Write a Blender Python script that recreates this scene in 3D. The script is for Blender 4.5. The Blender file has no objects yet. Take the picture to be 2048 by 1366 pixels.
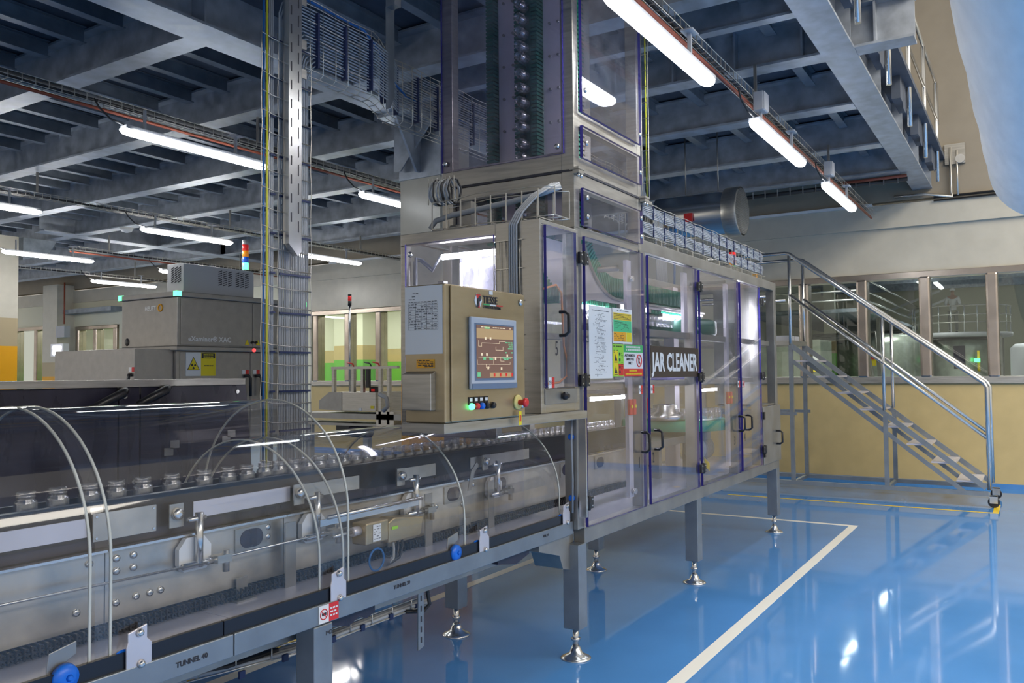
import bpy, math, random
from mathutils import Vector, Matrix
random.seed(7)
PI = math.pi
SC = bpy.context.scene
COL = SC.collection
# ---------------------------------------------------------------- camera, world, exposure
cam_d = bpy.data.cameras.new('camera'); cam = bpy.data.objects.new('camera', cam_d); COL.objects.link(cam)
SC.camera = cam
YAW, PITCH, ROLL = math.radians(32.0078), math.radians(2.1709), math.radians(-0.5316)
Fw = Vector((math.cos(YAW)*math.cos(PITCH), math.sin(YAW)*math.cos(PITCH), math.sin(PITCH)))
Rt = Vector((math.sin(YAW), -math.cos(YAW), 0)); Up = Rt.cross(Fw)
R2 = Rt*math.cos(ROLL)+Up*math.sin(ROLL); U2 = -Rt*math.sin(ROLL)+Up*math.cos(ROLL)
cam.matrix_world = Matrix(((R2.x, U2.x, -Fw.x, 0), (R2.y, U2.y, -Fw.y, 0), (R2.z, U2.z, -Fw.z, 1.6), (0, 0, 0, 1)))
cam_d.sensor_width = 36; cam_d.lens = 1663.4/2048*36; cam_d.clip_start = .05; cam_d.clip_end = 200
w = bpy.data.worlds.new('hall'); SC.world = w; w.use_nodes = True
w.node_tree.nodes['Background'].inputs[0].default_value = (.80, .755, .68, 1)
w.node_tree.nodes['Background'].inputs[1].default_value = .85
SC.view_settings.view_transform = 'Standard'; SC.view_settings.look = 'None'
SC.view_settings.gamma = 1; SC.view_settings.use_curve_mapping = False
SC.view_settings.exposure = 0.0
cy = SC.cycles
cy.max_bounces = 8; cy.transparent_max_bounces = 32; cy.glossy_bounces = 4; cy.diffuse_bounces = 3
cy.use_adaptive_sampling = True; cy.adaptive_threshold = .06
cy.use_denoising = True; cy.caustics_reflective = False; cy.caustics_refractive = False
cy.sample_clamp_indirect = 4
TUBE = 22.0       # emission of the ceiling tubes

def lamp(name, loc, sx, sy, power, col=(1, .98, .95), rot=(0, 0, 0), spread=180):
    d = bpy.data.lights.new(name, 'AREA'); d.shape = 'RECTANGLE'; d.size = sx; d.size_y = sy
    d.energy = power; d.color = col; d.spread = math.radians(spread)
    o = bpy.data.objects.new(name, d); o.location = loc; o.rotation_euler = rot; COL.objects.link(o); return o
# unseen area lights added as fill, high beside and behind the mezzanine
for i, (x, y) in enumerate([(-3, -5), (2.5, -5), (8, -5), (-3, -10), (2.5, -10), (8, -10)]):
    lamp('hall_fill_light', (x, y, 8.2), 4.5, 3.0, 560, (1, .93, .82))

# ---------------------------------------------------------------- materials
def pm(name, col, rough=.5, metal=0., nscale=0, namp=0., stretch=(1, 1, 1), bump=0., emis=0, ecol=None, spec=.5, coat=0., alpha=None, rvar=0.):
    m = bpy.data.materials.new(name); m.use_nodes = True; nt = m.node_tree; b = nt.nodes['Principled BSDF']
    b.inputs['Base Color'].default_value = (*col, 1); b.inputs['Roughness'].default_value = rough
    b.inputs['Metallic'].default_value = metal; b.inputs['Specular IOR Level'].default_value = spec
    b.inputs['Coat Weight'].default_value = coat; b.inputs['Coat Roughness'].default_value = .04
    if emis:
        b.inputs['Emission Color'].default_value = (*(ecol or col), 1); b.inputs['Emission Strength'].default_value = emis
    if nscale:
        tc = nt.nodes.new('ShaderNodeTexCoord'); mp = nt.nodes.new('ShaderNodeMapping'); mp.inputs['Scale'].default_value = stretch
        nz = nt.nodes.new('ShaderNodeTexNoise'); nz.inputs['Scale'].default_value = nscale; nz.inputs['Detail'].default_value = 5
        nt.links.new(tc.outputs['Object'], mp.inputs[0]); nt.links.new(mp.outputs[0], nz.inputs['Vector'])
        mr = nt.nodes.new('ShaderNodeMapRange'); mr.inputs['From Min'].default_value = .3; mr.inputs['From Max'].default_value = .7
        mr.inputs['To Min'].default_value = 1-namp; mr.inputs['To Max'].default_value = 1+namp
        nt.links.new(nz.outputs['Fac'], mr.inputs['Value'])
        mx = nt.nodes.new('ShaderNodeVectorMath'); mx.operation = 'SCALE'; mx.inputs[0].default_value = col
        nt.links.new(mr.outputs[0], mx.inputs['Scale']); nt.links.new(mx.outputs[0], b.inputs['Base Color'])
        if rvar:
            m2 = nt.nodes.new('ShaderNodeMapRange'); m2.inputs['From Min'].default_value = .3; m2.inputs['From Max'].default_value = .7
            m2.inputs['To Min'].default_value = rough-rvar; m2.inputs['To Max'].default_value = rough+rvar
            nt.links.new(nz.outputs['Fac'], m2.inputs['Value']); nt.links.new(m2.outputs[0], b.inputs['Roughness'])
        if bump:
            bp = nt.nodes.new('ShaderNodeBump'); bp.inputs['Strength'].default_value = bump; bp.inputs['Distance'].default_value = .002
            nt.links.new(nz.outputs['Fac'], bp.inputs['Height']); nt.links.new(bp.outputs[0], b.inputs['Normal'])
    return m

def glass(name, tint, refl=1.3, rough=.02, haze=0., hazecol=(.8, .8, .9), base=.0, pw=5.0):
    m = bpy.data.materials.new(name); m.use_nodes = True; nt = m.node_tree; nt.nodes.clear()
    out = nt.nodes.new('ShaderNodeOutputMaterial'); tr = nt.nodes.new('ShaderNodeBsdfTransparent'); tr.inputs[0].default_value = (*tint, 1)
    gl = nt.nodes.new('ShaderNodeBsdfGlossy'); gl.inputs['Roughness'].default_value = rough
    ge = nt.nodes.new('ShaderNodeNewGeometry'); dp = nt.nodes.new('ShaderNodeVectorMath'); dp.operation = 'DOT_PRODUCT'
    nt.links.new(ge.outputs['Incoming'], dp.inputs[0]); nt.links.new(ge.outputs['Normal'], dp.inputs[1])
    def mth(op, a, b=None):
        n_ = nt.nodes.new('ShaderNodeMath'); n_.operation = op
        for i_, q_ in enumerate((a, b)):
            if q_ is None: continue
            if isinstance(q_, (int, float)): n_.inputs[i_].default_value = q_
            else: nt.links.new(q_, n_.inputs[i_])
        return n_.outputs[0]
    # Schlick reflectance of a thin sheet, the same from either side
    sch = mth('POWER', mth('SUBTRACT', 1.0, mth('ABSOLUTE', dp.outputs['Value'])), pw)
    mu = nt.nodes.new('ShaderNodeMath'); mu.operation = 'MULTIPLY_ADD'; mu.inputs[1].default_value = .85; mu.inputs[2].default_value = .04*refl+base; mu.use_clamp = True
    nt.links.new(sch, mu.inputs[0])
    mx = nt.nodes.new('ShaderNodeMixShader'); nt.links.new(mu.outputs[0], mx.inputs[0])
    a = tr.outputs[0]
    if haze:
        df = nt.nodes.new('ShaderNodeBsdfDiffuse'); df.inputs[0].default_value = (*hazecol, 1)
        nz = nt.nodes.new('ShaderNodeTexNoise'); nz.inputs['Scale'].default_value = 9; nz.inputs['Detail'].default_value = 6
        tc = nt.nodes.new('ShaderNodeTexCoord'); nt.links.new(tc.outputs['Object'], nz.inputs['Vector'])
        mr = nt.nodes.new('ShaderNodeMapRange'); mr.inputs['From Min'].default_value = .35; mr.inputs['From Max'].default_value = .75
        mr.inputs['To Min'].default_value = haze*.4; mr.inputs['To Max'].default_value = haze*1.8
        nt.links.new(nz.outputs['Fac'], mr.inputs['Value'])
        m2 = nt.nodes.new('ShaderNodeMixShader'); nt.links.new(mr.outputs[0], m2.inputs[0])
        nt.links.new(tr.outputs[0], m2.inputs[1]); nt.links.new(df.outputs[0], m2.inputs[2]); a = m2.outputs[0]
    nt.links.new(a, mx.inputs[1]); nt.links.new(gl.outputs[0], mx.inputs[2]); nt.links.new(mx.outputs[0], out.inputs[0])
    return m

M = {}
M['steel'] = pm('brushed_steel', (.47, .45, .41), .36, .85, 5, .14, (1, 1, 12), .05, rvar=.06)
M['steel_d'] = pm('dull_steel', (.36, .35, .33), .42, .8, 6, .16, rvar=.06)
M['steel_b'] = pm('bright_steel', (.68, .68, .67), .22, .95)
M['steel_plate'] = pm('worn_plate', (.55, .52, .47), .38, .8, 7, .22, rvar=.1)
M['warm_steel'] = pm('warm_steel', (.46, .37, .235), .36, .75, 3, .16, (1, 1, 3), rvar=.06)
M['leg'] = pm('frame_steel', (.30, .33, .36), .4, .75, 8, .1)
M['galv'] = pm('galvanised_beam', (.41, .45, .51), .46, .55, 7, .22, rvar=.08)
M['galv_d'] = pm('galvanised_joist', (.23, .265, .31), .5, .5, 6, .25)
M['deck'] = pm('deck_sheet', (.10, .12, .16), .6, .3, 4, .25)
M['white'] = pm('white_plastic', (.82, .82, .82), .4)
M['paper'] = pm('paper', (.80, .80, .79), .5)
M['ink'] = pm('ink', (.03, .03, .04), .5)
M['black'] = pm('black_plastic', (.015, .015, .018), .35)
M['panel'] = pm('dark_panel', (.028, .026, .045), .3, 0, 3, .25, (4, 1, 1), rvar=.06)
M['gasket'] = pm('black_rubber', (.012, .014, .022), .3)
M['blue'] = pm('blue_knob', (.01, .16, .72), .35)
M['cobalt'] = pm('cable_tie', (.008, .02, .08), .5)
M['cable'] = pm('grey_cable', (.36, .38, .41), .45)
M['cable_k'] = pm('black_cable', (.02, .02, .022), .45)
M['cable_b'] = pm('blue_cable', (.02, .14, .42), .45)
M['cable_y'] = pm('yellow_cable', (.62, .6, .04), .4)
M['wire'] = pm('tray_wire', (.62, .60, .55), .32, .85)
M['orange'] = pm('orange_cable', (.85, .30, .08), .4)
M['red'] = pm('red_plastic', (.72, .03, .03), .35)
M['redpipe'] = pm('red_pipe', (.30, .07, .035), .5)
M['yellow'] = pm('yellow', (.85, .68, .02), .45)
M['amber'] = pm('amber', (.9, .42, .02), .45)
M['green'] = pm('green', (.05, .45, .14), .45)
M['lime'] = pm('lime', (.32, .72, .06), .45)
M['brown'] = pm('sign_brown', (.055, .035, .026), .5)
M['belt'] = pm('green_belt', (.03, .30, .17), .45)
M['belt_d'] = pm('dark_green_belt', (.012, .10, .065), .45)
M['plate_w'] = pm('satin_plate', (.72, .68, .72), .34, .5, 6, .06)
M['lilac'] = pm('floor_pan', (.62, .62, .74), .22, .35, 5, .06)
M['cream'] = pm('cream_paint', (.62, .585, .49), .25, 0, 6, .04)
M['grey_cream'] = pm('grey_cream_paint', (.54, .51, .43), .3, 0, 5, .05)
M['beige'] = pm('beige_paint', (.56, .43, .20), .45, 0, 5, .05)
M['tan'] = pm('tan_paint', (.48, .39, .24), .45)
M['orange_p'] = pm('orange_paint', (.85, .40, .005), .4)
M['tall'] = pm('upper_wall_paint', (.31, .265, .20), .6, 0, 4, .05)
M['lgreen'] = pm('green_paint', (.14, .47, .06), .4)
M['pale'] = pm('pale_paint', (.74, .73, .58), .5)
M['mull'] = pm('mullion_steel', (.44, .38, .33), .25, .9, 3, .12, (1, 1, 2))
M['floor'] = pm('blue_epoxy', (.075, .24, .56), .06, 0, 2.5, .05, rvar=.015, spec=.45, coat=.08)
M['floor2'] = pm('far_floor', (.3, .31, .3), .3)
M['line_w'] = pm('white_line', (.78, .78, .74), .25)
M['line_y'] = pm('yellow_line', (.80, .55, .01), .25)
M['duct'] = pm('white_fabric', (.93, .90, .87), .8, 0, 3, .05, (1, 4, 4), bump=.4)
M['seam'] = pm('blue_seam', (.03, .05, .45), .7)
M['pale_hi'] = pm('pale_wall', (.80, .78, .62), .5)
M['tube'] = pm('lamp_diffuser', (.95, .97, 1), .4, emis=TUBE, ecol=(.93, .97, 1))
M['tube_far'] = pm('lamp_diffuser_bright', (.95, .97, 1), .4, emis=60, ecol=(1, .98, .93))
M['tube_in'] = pm('led_tube', (.95, .95, 1), .4, emis=48, ecol=(.88, .90, 1))
M['glow_g'] = pm('green_lamp', (.1, 1, .3), .3, emis=3)
M['glow_r'] = pm('red_lamp', (1, .08, .08), .3, emis=1.5)
M['lens_r'] = pm('red_lens', (.75, .03, .03), .2, emis=.25)
M['lens_o'] = pm('orange_lens', (.9, .3, .02), .2, emis=.3)
M['lens_b'] = pm('blue_lens', (.02, .12, .7), .2, emis=.2)
M['screen'] = pm('screen', (.10, .055, .045), .25, emis=.25, ecol=(.5, .28, .22))
M['scr_tan'] = pm('screen_tan', (.3, .2, .1), .25, emis=.45, ecol=(.62, .42, .22))
M['scr_lt'] = pm('screen_cream', (.6, .5, .35), .25, emis=.7, ecol=(.8, .65, .45))
M['scr_gr'] = pm('screen_green', (.1, .4, .2), .25, emis=.5, ecol=(.2, .6, .3))
M['bezel'] = pm('grey_bezel', (.56, .58, .62), .4)
M['bezel_d'] = pm('slate_bezel', (.16, .22, .32), .4)
M['xray'] = pm('machine_steel', (.40, .38, .36), .34, .6, 9, .07)
M['ac'] = pm('light_grey_sheet', (.46, .47, .50), .45)
M['tank'] = pm('tank_steel', (.42, .46, .40), .3, .7, 4, .15)
M['skin'] = pm('skin', (.5, .3, .22), .6)
M['cloth_w'] = pm('white_cloth', (.75, .75, .75), .8)
M['cloth_g'] = pm('grey_cloth', (.3, .3, .27), .8)
M['foam'] = pm('motor_grey', (.42, .46, .5), .45)
M['violet'] = pm('violet_box', (.10, .08, .55), .4)
M['pane'] = glass('clear_pane', (.965, .96, .985), 1., .02, .02)
M['pane_t'] = glass('tower_pane', (.90, .89, .96), 1., .02, .03)
M['pane_v'] = glass('lit_pane', (.95, .945, .985), 1., .03, .05)
M['edge'] = pm('pane_edge', (.045, .035, .26), .15)
M['cover'] = glass('acrylic_cover', (.95, .955, .965), 1.6, .05, .02)
M['cover_e'] = pm('acrylic_edge', (.62, .62, .56), .3)
M['window'] = glass('window_glass', (.86, .90, .87), 1.2, .01)
M['jar'] = glass('jar_glass', (.95, .955, .97), 2.0, .14, .035, (.9, .92, 1), base=.07, pw=2.0)

# ---------------------------------------------------------------- mesh helpers
class MB:
    def __init__(s): s.v = []; s.f = []; s.sm = []; s.mi = []
    def add(s, vs, fs, smooth=False, mi=0):
        n = len(s.v); s.v += [tuple(v) for v in vs]
        for f in fs: s.f.append(tuple(n+i for i in f)); s.sm.append(smooth); s.mi.append(mi)
        return s
    def box(s, x0, x1, y0, y1, z0, z1, mi=0):
        if x0 > x1: x0, x1 = x1, x0
        if y0 > y1: y0, y1 = y1, y0
        if z0 > z1: z0, z1 = z1, z0
        return s.add([(x0, y0, z0), (x1, y0, z0), (x1, y1, z0), (x0, y1, z0), (x0, y0, z1), (x1, y0, z1), (x1, y1, z1), (x0, y1, z1)],
                     [(0, 3, 2, 1), (4, 5, 6, 7), (0, 1, 5, 4), (1, 2, 6, 5), (2, 3, 7, 6), (3, 0, 4, 7)], mi=mi)
    def bar(s, a, b, wd, ht, up=(0, 0, 1), mi=0):
        a = Vector(a); b = Vector(b); d = (b-a).normalized(); u = Vector(up)
        if abs(d.dot(u)) > .98: u = Vector((1, 0, 0))
        r = d.cross(u).normalized(); u = r.cross(d)
        vs = [p+r*sx*wd/2+u*sz*ht/2 for p in (a, b) for sx, sz in ((-1, -1), (1, -1), (1, 1), (-1, 1))]
        return s.add(vs, [(0, 1, 2, 3), (7, 6, 5, 4), (0, 4, 5, 1), (1, 5, 6, 2), (2, 6, 7, 3), (3, 7, 4, 0)], mi=mi)
    def tube(s, pts, r, n=8, closed=False, mi=0):
        pts = [Vector(p) for p in pts]; k = len(pts); vs = []; prev = None
        for i, p in enumerate(pts):
            if closed: d = pts[(i+1) % k]-pts[i-1]
            else: d = pts[min(i+1, k-1)]-pts[max(i-1, 0)]
            d.normalize()
            if prev is None:
                u = Vector((0, 0, 1)) if abs(d.z) < .9 else Vector((1, 0, 0))
            else: u = prev
            a = (u-d*u.dot(d)).normalized(); b = d.cross(a); prev = a
            rr = r[i] if isinstance(r, (list, tuple)) else r
            vs += [p+(a*math.cos(2*PI*j/n)+b*math.sin(2*PI*j/n))*rr for j in range(n)]
        fs = []
        for i in range(k if closed else k-1):
            i2 = (i+1) % k
            for j in range(n): fs.append((i*n+j, i*n+(j+1) % n, i2*n+(j+1) % n, i2*n+j))
        if not closed: fs += [tuple(range(n))[::-1], tuple((k-1)*n+j for j in range(n))]
        return s.add(vs, fs, True, mi)
    def lathe(s, prof, c=(0, 0, 0), axis='z', n=16, mi=0, cap=True):
        vs = []
        for r, h in prof:
            for j in range(n):
                a = 2*PI*j/n; p = (r*math.cos(a), r*math.sin(a), h)
                if axis == 'x': p = (h, p[0], p[1])
                if axis == 'y': p = (p[0], h, -p[1])
                vs.append((c[0]+p[0], c[1]+p[1], c[2]+p[2]))
        fs = [(i*n+j, i*n+(j+1) % n, (i+1)*n+(j+1) % n, (i+1)*n+j) for i in range(len(prof)-1) for j in range(n)]
        s.add(vs, fs, True, mi)
        if cap:
            b = len(s.v)-len(vs)
            s.f.append(tuple(b+j for j in range(n))[::-1]); s.sm.append(False); s.mi.append(mi)
            s.f.append(tuple(b+(len(prof)-1)*n+j for j in range(n))); s.sm.append(False); s.mi.append(mi)
        return s
    def prism(s, poly, axis, h0, h1, mi=0):
        def P(a, b, h): return {'x': (h, a, b), 'y': (a, h, b), 'z': (a, b, h)}[axis]
        n = len(poly); vs = [P(a, b, h0) for a, b in poly]+[P(a, b, h1) for a, b in poly]
        fs = [tuple(range(n)), tuple(range(2*n-1, n-1, -1))]+[(i, i+n, (i+1) % n+n, (i+1) % n) for i in range(n)]
        return s.add(vs, fs, mi=mi)
    def quad(s, a, b, c, d, mi=0): return s.add([a, b, c, d], [(0, 1, 2, 3)], mi=mi)
    def frame(s, plane, h0, h1, a0, a1, b0, b1, wl, wr=None, wb=None, wt=None):
        """rectangular frame in plane 'x' (a=y,b=z) or 'y' (a=x,b=z) between h0..h1"""
        wr = wl if wr is None else wr; wb = wl if wb is None else wb; wt = wl if wt is None else wt
        def B(a_0, a_1, b_0, b_1):
            if plane == 'y': s.box(a_0, a_1, h0, h1, b_0, b_1)
            else: s.box(h0, h1, a_0, a_1, b_0, b_1)
        B(a0, a0+wl, b0, b1); B(a1-wr, a1, b0, b1); B(a0+wl, a1-wr, b0, b0+wb); B(a0+wl, a1-wr, b1-wt, b1); return s
    def obj(s, name, mat, parent=None, bev=0, fix=True):
        me = bpy.data.meshes.new(name); me.from_pydata(s.v, [], s.f)
        for m in (mat if isinstance(mat, (list, tuple)) else [mat]): me.materials.append(M[m] if isinstance(m, str) else m)
        me.polygons.foreach_set('use_smooth', s.sm); me.polygons.foreach_set('material_index', s.mi); me.update()
        o = bpy.data.objects.new(name, me); COL.objects.link(o)
        if parent: o.parent = parent; o.matrix_parent_inverse = parent.matrix_world.inverted() if False else Matrix.Translation(-Vector(parent.get('org', (0, 0, 0))))
        if bev:
            b = o.modifiers.new('bevel', 'BEVEL'); b.width = bev; b.segments = 2; b.limit_method = 'ANGLE'
        return o

def tag(o, label=None, cat=None, group=None, kind=None):
    if label: o['label'] = label
    if cat: o['category'] = cat
    if group: o['group'] = group
    if kind: o['kind'] = kind
    return o
def thing(name, label, cat, loc=(0, 0, 0), group=None, kind=None):
    """Empty at the thing's base; children are modelled in world coordinates"""
    o = bpy.data.objects.new(name, None); o.empty_display_size = .1; COL.objects.link(o); o.location = loc; o['org'] = list(loc)
    root_world[o.name] = Vector(loc)
    return tag(o, label, cat, group, kind)
root_world = {}
def B(*a, **k): return MB().box(*a, **k)
def clone(root, off, label=None, group=None, only=None):
    """copy of a thing with its parts and sub-parts, moved by off"""
    r = root.copy(); COL.objects.link(r); r.location = root.location+Vector(off)
    if label: r['label'] = label
    if group: r['group'] = group
    for c in root.children:
        if only and c.name.split('.')[0] not in only: continue
        d = c.copy(); COL.objects.link(d); d.parent = r; d.matrix_parent_inverse = c.matrix_parent_inverse.copy()
        for g in c.children:
            h = g.copy(); COL.objects.link(h); h.parent = d; h.matrix_parent_inverse = g.matrix_parent_inverse.copy()
    return r
def sub(o, parent):      # parent a part under another part (meshes share the same root frame)
    o.parent = parent; o.matrix_parent_inverse = Matrix.Identity(4); return o
def part(mb, name, mat, parent, label=None, bev=0, kind=None):
    o = mb.obj(name, mat, None, bev); o.parent = parent
    if parent.type == 'EMPTY': o.matrix_parent_inverse = Matrix.Translation(-Vector(parent['org']))
    return tag(o, label, kind=kind)
def arc(c, r, a0, a1, n, plane='xz', h=0):
    out = []
    for i in range(n+1):
        a = a0+(a1-a0)*i/n; u = c[0]+r*math.cos(a); v = c[1]+r*math.sin(a)
        out.append({'xz': (u, h, v), 'yz': (h, u, v), 'xy': (u, v, h)}[plane])
    return out
FRONT = (PI/2, 0, 0); LEFT = (PI/2, 0, -PI/2)
def text(name, s, loc, size, mat, parent, rot=FRONT, xs=1., bold=0., align='LEFT', label=None):
    c = bpy.data.curves.new(name, 'FONT'); c.body = s; c.size = size; c.align_x = align; c.offset = bold; c.extrude = .0006
    c.materials.append(M[mat]); c.resolution_u = 2
    o = bpy.data.objects.new(name, c); COL.objects.link(o); o.rotation_euler = rot; o.scale = (xs, 1, 1); o.location = loc
    o.parent = parent
    if parent.type == 'EMPTY': o.matrix_parent_inverse = Matrix.Translation(-Vector(parent['org']))
    bpy.context.view_layer.update()
    me = bpy.data.meshes.new_from_object(o.evaluated_get(bpy.context.evaluated_depsgraph_get())); me.name = name
    n = bpy.data.objects.new(name, me); COL.objects.link(n); n.rotation_euler = rot; n.scale = (xs, 1, 1); n.location = loc
    n.parent = parent
    n.matrix_parent_inverse = Matrix.Translation(-Vector(parent['org'])) if parent.type == 'EMPTY' else Matrix.Identity(4)
    bpy.data.objects.remove(o); n.name = name
    return tag(n, label)
def scribble(mb, x0, x1, z0, z1, y, rows, dens=.7, th=.0022, plane='y', seg=(.008, .03)):
    """small printed words as ink strips on a flat sheet"""
    for r in range(rows):
        z = z1-(z1-z0)*(r+.5)/rows; x = x0
        while x < x1-.004:
            l = random.uniform(*seg)
            if random.random() < dens:
                a, b = x, min(x+l, x1)
                if plane == 'y': mb.quad((a, y, z-th), (b, y, z-th), (b, y, z+th), (a, y, z+th))
                else: mb.quad((y, b, z-th), (y, a, z-th), (y, a, z+th), (y, b, z+th))
            x += l+.004
    return mb
def foot_leg(x, y, z1, w=.1, parent=None, z0=.17, r=.085, label=None):
    l = part(B(x-w/2, x+w/2, y-w/2, y+w/2, z0, z1), 'leg', 'leg', parent, label, bev=.004)
    f = MB(); f.lathe([(.017, .06), (.017, z0)], (x, y, 0), n=12); f.lathe([(.026, .1), (.026, .115)], (x, y, 0), n=6)
    f.lathe([(r, 0), (r, .006), (r*.8, .014), (r*.45, .03), (r*.33, .055), (.02, .07)], (x, y, 0), n=24)
    sub(f.obj('levelling_foot', 'steel_b'), l)
    return l

# ================================================================ SETTING
fl = MB().box(-8, 12.95, -9, 26, -.1, 0).obj('floor', 'floor'); tag(fl, kind='structure')
k = 1
def line(x0, x1, y0, y1, m, h=.0015):
    global k
    o = B(x0, x1, y0, y1, .0003, h).obj('trim_%d' % k, m); k += 1
    tag(o, kind='structure'); return o
line(-2, 9.17, 1.56, 1.64, 'line_w'); line(9.1, 9.17, 1.6402, 3.62, 'line_w'); line(-2, 9.0998, 3.62, 3.7, 'line_w')
line(-2, 3.74, 3.80, 3.87, 'line_y'); line(3.7402, 3.81, 3.80, 4.3, 'line_y')
line(8.5, 10.66, .36+.0, .40, 'line_y') if False else None
line(10.66, 10.71, .42, 3.4, 'line_y'); line(10.66, 11.35, .36, .419, 'line_y'); line(11.0, 11.12, .02, .1, 'line_y')

WX = 12.93
wall = thing('wall_far', None, None, (WX, 5, 0), kind='structure')
part(B(WX, WX+.18, -7, 13.2, .06, 1.40), 'lower_wall', 'beige', wall)
part(B(WX-.004, WX+.18, -7, 13.2, 0, .06), 'wall_coving', 'floor', wall)
part(B(WX, WX+.18, -7, 13.2, 2.97, 3.62), 'upper_wall', 'grey_cream', wall); part(B(WX, WX+.18, 13.2001, 26, 2.97, 3.62), 'upper_wall', 'pale', wall)
part(B(WX-.05, WX+.18, -7, 26, 3.62, 3.95), 'wall_band', 'grey_cream', wall)
part(B(WX-.08, WX+.18, 1.9, 12.6, 3.951, 3.99), 'white_rail', 'white', wall)
part(B(WX-.03, WX+.18, -7, 26, 4.0, 9.2), 'tall_wall', 'tall', wall)
part(B(WX, WX+.18, 13.2, 20.15, .0, 2.97), 'wall_panel', 'pale', wall)
part(B(WX, WX+.18, 22.15, 22.95, .0, 2.97), 'wall_panel', 'cream', wall)
part(B(WX, WX+.18, 20.15, 26, .0, .9), 'wall_panel', 'beige', wall)
# continuous steel window band, pane by pane
def window(n, y0, y1, z0, z1, mulls, head=.09, sill=.1):
    w_ = thing('window_%d' % n, None, None, (WX, (y0+y1)/2, z0), kind='structure')
    part(B(WX-.035, WX+.19, y0, y1, z1, z1+head), 'window_head', 'mull', w_, bev=.006)
    part(B(WX-.035, WX+.19, y0, y1, z0-sill, z0), 'window_sill', 'steel', w_, bev=.006)
    for i, y in enumerate(mulls):
        part(B(WX-.045, WX+.2, y-.075, y+.075, z0-.02, z1+.02), 'mullion', 'mull', w_, bev=.03)
    for a, b in zip(mulls[:-1], mulls[1:]):
        part(B(WX+.08, WX+.09, a+.075, b-.075, z0, z1), 'pane', 'window', w_)
    return w_
window(1, -1.55, 3.9, 1.50, 2.885, [-1.2+.818*i for i in range(7)])
window(2, 9.6, 13.2, 1.47, 2.87, [9.69, 10.5, 11.28, 12.13, 13.05])
window(3, 20.2, 22.1, .95, 2.87, [20.3, 21.2, 22.02])
window(4, 23.0, 25.4, .95, 2.95, [23.1, 24.1, 25.2])
pil = thing('column_1', None, None, (12.65, 22.55, 0), kind='structure')
part(B(12.45, WX, 22.2, 22.9, 2.0, 4.1), 'column_body', 'cream', pil); part(B(12.45, WX, 22.2, 22.9, 1.62, 2.0), 'painted_band', 'tan', pil)
part(B(12.45, WX, 22.2, 22.9, 0, 1.62), 'painted_band', 'orange_p', pil)
tag(B(12.6, WX, 20.0, 22.2, 3.3, 3.42).obj('trim_20', 'galv_d'), kind='structure')

def column(n, x0, x1, y0, y1, bands):
    c = thing('column_%d' % n, None, None, ((x0+x1)/2, (y0+y1)/2, 0), kind='structure')
    z = 0
    for z1, m in bands:
        part(B(x0, x1, y0, y1, z, z1), 'column_body' if m in ('grey_cream', 'cream') else 'painted_band', m, c, bev=.0); z = z1
    return c
column(2, 6.5, 7.0, 4.88, 5.38, [(1.5, 'orange_p'), (1.95, 'tan'), (4.12, 'cream')])
column(3, 7.3, 7.9, 15.35, 15.95, [(2.16, 'orange_p'), (2.66, 'tan'), (4.12, 'cream')])

# ---------------------------------------------------------------- mezzanine (ceiling)
ceil = thing('ceiling', None, None, (6, 8, 4.12), kind='structure')
ZB = 4.12
def ibeam(ax, c, a0, a1, wf, h, z0, name='beam', mat='galv', stiff=None, tf=.02):
    mb = MB()
    def bx(a_0, a_1, c0, c1, z_0, z_1):
        if ax == 'x': mb.box(a_0, a_1, c0, c1, z_0, z_1)
        else: mb.box(c0, c1, a_0, a_1, z_0, z_1)
    bx(a0, a1, c-wf/2, c+wf/2, z0, z0+tf); bx(a0, a1, c-wf/2, c+wf/2, z0+h-tf, z0+h); bx(a0, a1, c-.008, c+.008, z0+tf, z0+h-tf)
    if stiff:
        a = a0+stiff/2
        while a < a1: bx(a-.008, a+.008, c-wf/2+.01, c+wf/2-.01, z0+tf, z0+h-tf); a += stiff
    return part(mb, name, mat, ceil)
ibeam('x', 5.13, -3, 12.9, .33, .52, ZB, stiff=1.52); ibeam('x', 1.24, 3.0, 12.88, .25, .46, ZB, stiff=1.52); ibeam('x', 14.5, 7.8, 12.9, .33, .5, ZB, stiff=1.52)
ibeam('x', 9.6, 12.0, 12.9, .2, .4, ZB)
XB = [-2.1, -.58, .94, 2.46, 4.0, 5.45, 6.98, 8.44, 10.09, 11.6]
DZ = .004
for x in XB:
    w_ = .2
    y0 = 5.302
    ibeam('y', x, y0, 26, w_, .36, ZB+DZ)
    if x > 5.2 or x < 2: ibeam('y', x, .69 if abs(x-6.98) < .1 or x < 5 else 1.372, 4.958, w_, .36, ZB+DZ, stiff=.55 if abs(x-6.98) < .1 else None)
ibeam('y', 6.15, 1.372, 4.958, .1, .3, ZB+.06)
ibeam('y', 5.45, 1.372, 4.958, .2, .36, ZB+DZ) if False else None
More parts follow.
